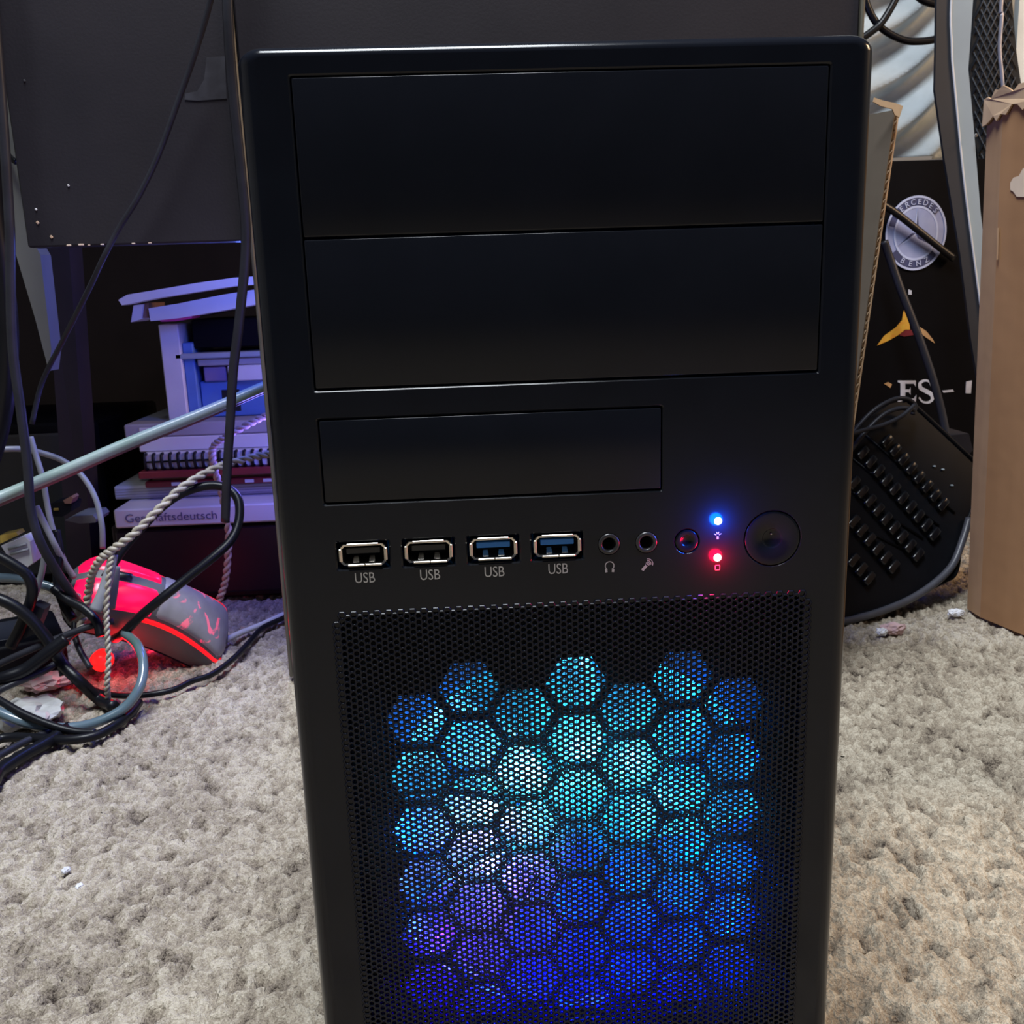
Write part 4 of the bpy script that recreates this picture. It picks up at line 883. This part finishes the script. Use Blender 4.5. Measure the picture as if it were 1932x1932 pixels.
# cardboard panel with fluted edge right beside the tower
def flap():
    nt_ = P(1690, 207, .37); nbm = P(1628, 640, .37)
    near_t, near_b = nt_, Vector(nbm)
    dirn = (nbm - nt_); k = (0 - nt_.z) / dirn.z; foot = nt_ + dirn * k
    back = Vector((-.50, .86, 0)).normalized(); nrm = Vector((-.86, -.50, 0)).normalized(); th = .0042
    e = empty('cardboard_flap', foot); tag(e, 'grey brown cardboard panel with fluted edge leaning beside the tower', 'cardboard')
    A, Bq = nt_, foot; Cc, Dd = foot + back * .055, nt_ + back * .055
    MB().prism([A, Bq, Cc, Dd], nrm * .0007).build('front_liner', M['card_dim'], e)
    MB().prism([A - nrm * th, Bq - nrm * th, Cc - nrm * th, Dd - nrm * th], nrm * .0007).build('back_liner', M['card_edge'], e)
    # the fluting between the liners
    N = 130; ln = (Bq - A).length; d = (Bq - A).normalized(); m = MB(); vs, fs = [], []
    for i in range(N + 1):
        p = A + d * (ln * i / N) - nrm * (.0007 + (th - .0021) * (.5 + .5 * math.cos(math.pi * i)) + .0003)
        vs += [p + back * .0003, p + back * .0020]
    for i in range(N): fs.append((2 * i, 2 * i + 2, 2 * i + 3, 2 * i + 1))
    m.faces(vs, fs); m.build('fluting', M['card_edge'], e)
    MB().prism([A + back * .0022 - nrm * .0008, Bq + back * .0022 - nrm * .0008, Bq + back * .0022 - nrm * (th - .0002), A + back * .0022 - nrm * (th - .0002)], back * .002).build('flute_dark_core', M['dark_hole'], e)  # dark core added to paint the shade inside the flutes
    MB().prism([P(1650, 184, .365), P(1668, 190, .365), P(1688, 194, .365), P(1704, 200, .365), P(1697, 222, .365), P(1688, 216, .365), P(1684, 206, .365), P(1662, 200, .365), P(1648, 192, .365)], (0, .0012, 0)).build('torn_liner', M['card_edge'], e)
flap()
# torn cardboard box on the right
def cbox():
    a = F(1814, 1150); b_ = F(1928, 1197); d = (b_ - a).normalized(); d.z = 0; inw = Vector((-d.y, d.x, 0)); 
    if inw.y < 0: inw = -inw
    top = P(1852, 200, a.y)
    H_ = top.z; e = empty('cardboard_box', a); tag(e, 'brown cardboard box with torn top edge at the right frame edge', 'box')
    c1 = a + d * .022                  # folded corner strip, then the wide face
    lean = Vector((top.x - a.x, 0, 0)) * 1.0
    def wall(name, p, q, tops, mk, th=.0045, off=None):
        n_ = off or inw; m = MB(); K = len(tops) - 1; vs = []
        lo = [p.lerp(q, i / K) for i in range(K + 1)]; hi = [l + Vector((0, 0, H_ + t)) + lean for l, t in zip(lo, tops)]
        m.prism(lo + hi[::-1], n_ * th); return m.build(name, M[mk], e)
    R_ = random.Random(4)
    wall('corner_strip', a + inw * .006, c1, [-.004, .003, .006, .004, .007], 'card_lit_worn')  # lit side of the corner painted in as paler card
    wall('front_wall', c1, a + d * .34, [.004, .002, -.003, -.004, .0, .004, .006, .004, .003, .0, .002, -.002, .004], 'card')
    wall('side_wall', a + inw * .012, a + inw * .22 + d * .06, [-.006, .002, -.004, .003], 'card', off=d)
    wall('back_wall', a + d * .06 + inw * .22, a + d * .34 + inw * .22, [.002, -.003, .004, 0], 'card')
    wall('side_wall', a + d * .34, a + d * .34 + inw * .22, [.004, -.002, .003, 0], 'card', off=d)
    # torn top lip and a torn white paper patch
    ct = c1 + Vector((0, 0, H_)) + lean
    lipt, lipb = [], []
    for i in range(15):
        t = i / 14; base = (a + inw * .004).lerp(c1, min(1, t / .35)) if t < .35 else c1 + d * (.075 * (t - .35))
        base = base + lean + Vector((0, 0, H_)) - inw * .0022
        lipt.append(base + Vector((0, 0, .006 + R_.uniform(-.003, .004) + (.004 if .3 < t < .5 else 0))))
        lipb.append(base + Vector((0, 0, -.008 + R_.uniform(-.004, .004) - (.004 if t < .3 else 0))))
    m = MB(); m.prism(lipb + lipt[::-1], inw * .0016); m.build('torn_lip', M['card_edge'], e)
    f = lambda x, y: (lambda r: CAM + r * (((c1 - d * 0 + lean * .8 - CAM).dot(inw) - .0012) / r.dot(inw)))(ray(x, y))
    m = MB(); m.prism([f(1906, 345), f(1912, 335), f(1922, 332), f(1930, 318), f(1945, 312), f(1945, 372), f(1918, 371), f(1912, 362), f(1906, 358)], inw * .001); m.build('torn_paper', M['cream'], e)
    m = MB(); m.prism([f(1881, 430), f(1884, 430), f(1882, 490), f(1880, 490)], inw * .0005); m.build('scuff', M['card_lit_worn'], e)
cbox()
# hanging white cloth with slanting folds
def cloth():
    Y0 = 1.06; nx, nz = 90, 170; vs, fs = [], []
    for i in range(nx + 1):
        for j in range(nz + 1):
            px = 1560 + 460 * i / nx; py = -620 + 920 * j / nz; px += -.078 * min(0, py)
            q = P(px, py, Y0)
            if j == nz: pass
            s = (px * .60 + py * .80 + 9 * math.sin(px / 40.0)) / 78.0 + .35
            fr = s - math.floor(s); saw = fr / .72 if fr < .72 else 1 - (fr - .72) / .28
            q.y += -.034 * saw * saw * (3 - 2 * saw) + .004 * math.sin(px / 30.0 + py / 47.0)
            vs.append(q)
    for i in range(nx):
        for j in range(nz): a = i * (nz + 1) + j; fs.append((a, a + 1, a + nz + 2, a + nz + 1))
    e = empty('white_cloth', P(1720, 300, Y0)); tag(e, 'white cloth hanging in slanting folds behind the metal frame', 'cloth')
    m = MB(); m.faces(vs, fs, True)
    r = bmesh.ops.solidify(m.bm, geom=list(m.bm.faces), thickness=.0015)
    m.build('drape', M['cloth_white'], e)
    MB().box((P(1820, -620, Y0).x, Y0 + .02, P(1820, -612, Y0).z), (.50, .018, .018), .003).build('hanging_rail', M['metal_dark'], e)
    MB().box((P(1570, -620, Y0).x - .03, Y0 + .02, P(1820, -612, Y0).z / 2), (.018, .018, P(1820, -612, Y0).z), .002).build('rail_post', M['metal_dark'], e)
cloth()
# black carton with the printed badge
BY = 0.80
e = empty('black_carton', (P(1740, 700, BY).x, BY + .06, 0)); tag(e, 'black printed carton with round silver badge and yellow star', 'carton')
xl, xr, zt_ = P(1560, 300, BY).x, P(1960, 300, BY).x, P(1740, 302, BY).z
MB().box(((xl + xr) / 2, BY + .08, zt_ / 2), (xr - xl, .16, zt_), .001).build('carton_body', M['black_card'], e)
bc = Vector(P(1728, 440, BY - .001)); kk = pxm(BY)
def ring(name, r0, r1, mk, dy, a0=0, a1=360, n=48, par=e):
    m = MB(); vs, fs = [], []
    for i in range(n + 1):
        a = math.radians(a0 + (a1 - a0) * i / n)
        for r in (r0, r1): vs.append(bc + Vector((r * .86 * kk * math.cos(a), dy, r * kk * math.sin(a))))
    for i in range(n): fs.append((2 * i, 2 * i + 1, 2 * i + 3, 2 * i + 2))
    k = len(vs); vs = vs + [v + Vector((0, .00025, 0)) for v in vs]
    fs += [tuple(q + k for q in f[::-1]) for f in fs[:n]] + [(2 * i + 1, 2 * i + 3, k + 2 * i + 3, k + 2 * i + 1) for i in range(n)] + [(2 * i, k + 2 * i, k + 2 * i + 2, 2 * i + 2) for i in range(n)]
    m.faces(vs, fs); return m.build(name, M[mk], par)
bd = ring('badge', 0.5, 67, 'badge', 0)
ring('badge_rim', 63, 67, 'badge_hi', -.0006, par=bd); ring('badge_band', 50, 62, 'badge_dk', -.0005, 40, 165, par=bd); ring('badge_band', 50, 62, 'badge_dk', -.0005, 215, 320, par=bd)
ring('badge_inner_rim', 45, 49, 'badge_hi', -.0006, par=bd); ring('badge_field', 1, 45, 'badge', -.0004, par=bd)
for a in (90, 210, 330):
    t = math.radians(a); dr = Vector((.86 * math.cos(t), 0, math.sin(t))) * kk; sd = Vector((-math.sin(t) * .86, 0, math.cos(t))) * kk
    for s, mk in ((1, 'badge_hi'), (-1, 'badge_dk')):
        m = MB(); m.prism([bc + Vector((0, -.0007, 0)), bc + Vector((0, -.0007, 0)) + dr * 8 + sd * 5 * s, bc + Vector((0, -.0007, 0)) + dr * 45], (0, .0002, 0)); m.build('star_ray', M[mk], bd)
def ringtext(s, r, a0, a1, size, flip=False):
    for i, ch in enumerate(s):
        a = math.radians(a0 + (a1 - a0) * (i + .5) / len(s)); p = bc + Vector((r * .86 * kk * math.cos(a), -.0012, r * kk * math.sin(a)))
        ay = Vector((math.cos(a), 0, math.sin(a))) * (-1 if flip else 1); ax = Vector((math.sin(a), 0, -math.cos(a))) * (-1 if flip else 1)
        text(ch, size * kk, M['badge_hi'], bd, p, ax, ay, 'badge_letter')
ringtext('MERCEDES', 55.5, 150, 38, 14); ringtext('BENZ', 55.5, 232, 308, 14, True)
def card_print(name, pts, mk): MB().prism([P(x, y, BY - .0006) for x, y in pts], (0, .0005, 0)).build(name, M[mk], e)
card_print('yellow_star', [(1655, 652), (1668, 634), (1690, 618), (1702, 604), (1704, 590), (1707, 583), (1713, 592), (1716, 610), (1717, 622), (1708, 622), (1695, 632), (1678, 642)], 'yellow')
card_print('orange_ray', [(1736, 617), (1748, 625), (1760, 640), (1764, 648), (1752, 640), (1738, 630)], 'orange')
card_print('red_flare', [(1696, 632), (1708, 623), (1724, 622), (1724, 632), (1706, 635)], 'redp')
card_print('grey_fleck', [(1714, 546), (1720, 548), (1720, 556), (1714, 556)], 'white_print')
card_print('orange_dash', [(1668, 724), (1676, 721), (1683, 725), (1680, 732)], 'orange')
card_print('white_dash', [(1778, 737), (1798, 735), (1800, 739), (1780, 741)], 'white_print')
card_print('letter_bar', [(1823, 720), (1834, 718), (1832, 742), (1822, 742)], 'white_print')
# serif capitals E and S
card_print('letter_e', [(1694, 718), (1728, 718), (1728, 730), (1724, 724), (1708, 724), (1708, 735), (1716, 735), (1718, 731), (1718, 745), (1715, 740), (1708, 740), (1708, 752), (1724, 752), (1729, 745), (1728, 758), (1694, 758), (1694, 755), (1699, 753), (1699, 723), (1694, 721)], 'white_print')
sp = smooth_path([P(x, y, BY - .0006) for x, y in ((1757, 728), (1753, 720), (1744, 718), (1736, 723), (1737, 732), (1747, 738), (1757, 744), (1759, 753), (1752, 759), (1741, 758), (1734, 750))], 5)
m = MB(); vs, fs = [], []
for i, p in enumerate(sp):
    t = (sp[min(i + 1, len(sp) - 1)] - sp[max(i - 1, 0)]).normalized(); s = Vector((-t.z, 0, t.x)); w = (1.6 + 2.4 * math.sin(math.pi * i / (len(sp) - 1)) ** 2) * kk
    vs += [p + s * w, p - s * w]
for i in range(len(sp) - 1): fs.append((2 * i, 2 * i + 1, 2 * i + 3, 2 * i + 2))
m.faces(vs, fs); m.build('letter_s', M['white_print'], e)
def cab2(name, label, mk, rpx, pts, flat=1.0, cat='cable'):
    q = [F(a, b, .004) if Y == 'f' else P(a, b, Y) for a, b, Y in pts]; Ym = sum(v.y for v in q) / len(q)
    return tag(MB().tube(smooth_path(q, 8), rpx * pxm(Ym), 8, flat=flat).build(name, M[mk]), label, cat)
cab2('black_strap', 'black strap crossing the round silver badge', 'cable_black', 7, [(1640, 372, .785), (1682, 396, .788), (1722, 426, .79), (1764, 460, .792), (1800, 488, .794)], .6, 'strap')
cab2('carton_cable', 'charcoal cable running down the black carton past the letters', 'cable_dark', 8, [(1668, 455, .77), (1680, 490, .77), (1700, 548, .765), (1722, 605, .76), (1742, 660, .755), (1760, 715, .75), (1776, 775, .745), (1786, 830, .74), (1792, 900, .735), (1796, 980, .73)])
cab2('black_cord_loop', 'black cord loop hanging low in front of the white cloth', 'cable_black', 6.5, [(1628, -20, .90), (1640, 20, .90), (1662, 52, .90), (1700, 74, .90), (1735, 78, .90), (1775, 70, .90), (1815, 40, .90)])
cab2('black_cord_diagonal', 'black cord crossing the loop beside the tower top', 'cable_black', 6.5, [(1698, -20, .895), (1684, 10, .895), (1664, 42, .895), (1644, 60, .895), (1615, 80, .895)])
cab2('top_cable', 'short black cable curve at the top edge beside the metal frame', 'cable_black', 7, [(1728, -10, .90), (1745, 2, .90), (1770, 8, .90), (1800, 6, .90)])
# bent grey metal frame leg
FY = 0.70
e = empty('metal_frame', F(1915, 1085)); tag(e, 'bent grey metal chair leg in front of the black carton', 'chair leg')
zf = P(1900, 1000, FY)
lo_l, lo_m, lo_r = (1905, 1080), (1935, 1078), (1965, 1076)
MB().prism(rpoly([(1818, -700), (1846, -700), (1796, -60), (1794, 90), (1800, 160), (1818, 340), (1836, 480), (1858, 640), lo_m, lo_l, (1832, 640), (1812, 480), (1782, 300), (1764, 170), (1766, 90), (1768, -60)], FY), (0, .004, 0)).build('shaded_side', M['metal_dark'], e)  # shade on the left face painted as darker metal, lit face paler
MB().prism(rpoly([(1846, -700), (1890, -700), (1840, -60), (1832, 60), (1827, 130), (1838, 250), (1850, 400), (1858, 470), (1880, 640), lo_r, lo_m, (1858, 640), (1836, 480), (1818, 340), (1800, 160), (1794, 90), (1796, -60)], FY), (0, .004, 0)).build('lit_side', M['metal_grey'], e)
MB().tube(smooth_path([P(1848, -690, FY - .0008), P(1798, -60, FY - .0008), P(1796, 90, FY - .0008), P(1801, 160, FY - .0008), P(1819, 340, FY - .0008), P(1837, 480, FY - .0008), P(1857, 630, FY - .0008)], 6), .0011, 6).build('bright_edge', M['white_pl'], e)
MB().box(P(1842, 255, FY - .008), (.003, .003, .003), .0008).build('screw', M['chrome'], e)
# black mesh bag
NY = 0.88
e = empty('mesh_bag', P(1875, 700, NY)); tag(e, 'black net bag hanging between the metal leg and the cardboard box', 'bag')
out = [(1895, -520), (1850, -40), (1838, 30), (1830, 110), (1832, 200), (1850, 330), (1858, 420), (1950, 420), (1940, 250), (1918, 100), (1906, -40), (1952, -520)]
MB().prism(rpoly(out, NY), (0, .03, 0)).build('bag_body', M['bag'], e)
m = MB()
for s in (-1, 1):
    for i in range(-60, 60):
        c = 1875 + i * 13
        pts = []
        for j in range(28):
            y = -30 + j * 16; x = c + s * (y - 150) * .48
            lo_ = np.interp(y, [-40, 30, 110, 200, 330, 420], [1852, 1840, 1832, 1834, 1852, 1860]); hi_ = np.interp(y, [-40, 100, 250, 420], [1904, 1916, 1938, 1948])
            if lo_ < x < hi_: pts.append(P(x, y, NY - .0015))
        if len(pts) > 1:
            m.tube([pts[0], pts[-1]], .0009, 4)
o = m.build('net', M['net'], e); o['kind'] = 'stuff'
cab2('silver_wire', 'thin silver wire hanging in front of the net bag', 'wire_silver', 3.5, [(1940, -520, .86), (1892, -30, .86), (1890, 30, .86), (1886, 90, .86), (1890, 140, .86), (1895, 195, .86), (1900, 260, .86)], cat='wire')
tag(MB().prism(rpoly([(1970, -560), (2040, -560), (1990, -40), (1990, 260), (1924, 190), (1917, 100), (1926, -40)], .93), (0, .01, 0)).build('pale_sheet', M['cloth_white']), 'pale sheet at the top right corner behind the net bag', 'sheet')

# black keyboard leaning beside the tower
def keyboard():
    A, Bc, D = P(1705, 756, .595), P(1846, 884, .585), F(1612, 1163, .002)
    nrm = (Bc - A).cross(D - A).normalized()
    if nrm.y > 0: nrm = -nrm
    def K(px, py):
        r = ray(px, py); return CAM + r * ((A - CAM).dot(nrm) / r.dot(nrm))
    e = empty('keyboard', D); tag(e, 'black keyboard with rows of keys propped between tower and cardboard box', 'keyboard')
    out = [(1705, 756), (1722, 762), (1836, 868), (1850, 882), (1854, 896), (1848, 920), (1815, 1015), (1804, 1078), (1778, 1098), (1682, 1142), (1612, 1163), (1590, 1166), (1560, 1120), (1575, 850), (1600, 815), (1680, 762)]
    MB().prism([K(a, b) for a, b in out], -nrm * .016).build('case', M['keyb'], e)
    MB().tube(smooth_path([K(a, b) for a, b in out[:11]], 4), .0022, 6).build('case_rim', M['keyb'], e)
    MB().lathe([(.00001, -.006), (.0065, -.004), (.0085, .0), (.0065, .004), (.00001, .006)], K(1845, 890) - nrm * .004, n=16).build('corner_foot', M['keycap'], e)
    u = (K(1755, 923) - K(1700, 860)).normalized(); w = nrm.cross(u)
    if w.z > 0: w = -w
    Rm = Matrix((u, w, nrm)).transposed().to_4x4()
    t = MB(); t.box((0, 0, 0), (.0072, .0150, .006), .0018, 2)
    bmesh.ops.recalc_face_normals(t.bm, faces=list(t.bm.faces)); km = bpy.data.meshes.new('key'); t.bm.to_mesh(km); t.bm.free()
    for r in range(6):
        for q in range(14):
            px, py = 1640 + q * 15.0 - r * 16, 800 + q * 17.0 + r * 56
            lim = 1818 - max(0, py - 900) * .42
            if px < 1606 or px > lim or py > 1100 - (px - 1612) * .28 or (r == 0 and q < 2): continue
            k = link('key', km, M['keycap'], e); k.matrix_basis = Matrix.Translation(K(px, py) + nrm * .0022) @ Rm
    for r in range(6):
        a, b = (1622 - r * 14, 812 + r * 54), (1800 - r * 30, 968 + r * 24)
        if r < 4: MB().tube([K(*a) + nrm * .0006, K(*b) + nrm * .0006], .0012, 6).build('row_ridge', M['keyb'], e)
    for a, b in ((1762, 880), (1778, 886), (1795, 916)): MB().box(K(a, b) + nrm * .0006, (.0028, .0028, .0014), .0005).build('status_light', M['metal_grey'], e)
    MB().tube(smooth_path([K(a, b) + nrm * .0045 for a, b in ((1560, 1178), (1610, 1168), (1660, 1153), (1710, 1132), (1755, 1103), (1790, 1068), (1810, 1020), (1822, 980))], 8), .0034, 8).build('cable', M['cable_mid'], e)
    return e
keyboard()
for i, (lab, pts) in enumerate((('upper thin cable looping over the keyboard top', [(1590, 840, .56), (1640, 782, .565), (1680, 756, .57), (1708, 752, .575), (1726, 764, .58), (1722, 782, .578)]),
    ('middle thin cable looping over the keyboard top', [(1590, 870, .555), (1632, 816, .56), (1668, 782, .565), (1700, 770, .568), (1725, 774, .572)]),
    ('lower thin cable bending back over the keyboard top', [(1590, 824, .55), (1625, 813, .553), (1665, 802, .556), (1700, 786, .56), (1726, 764, .566)]))):
    cab2('thin_cable', lab, 'cable_dark', 4.5, pts)['group'] = 'thin cables over the keyboard'
tag(MB().prism(rpoly([(1788, 822), (1828, 818), (1836, 850), (1822, 862), (1800, 846)], .72), (0, .05, 0)).build('brown_wedge', M['wood_brown']), 'dark brown wedge between keyboard corner and cardboard box', 'block')
# scraps on the carpet
crumple('pink_scrap', 'pink paper scrap on the carpet below the keyboard cable', 'scrap', F(1686, 1186, .004), .0085, 'lint_pink', 11, (1.15, .7, .55))
crumple('white_scrap', 'small white scrap touching the pink paper scrap', 'scrap', F(1664, 1192, .003), .0045, 'lint_white', 12, (1, .9, .7))
crumple('white_chip', 'white chip on the carpet near the cardboard box corner', 'scrap', F(1804, 1156, .003), .0055, 'lint_white', 13, (1.3, .8, .6))
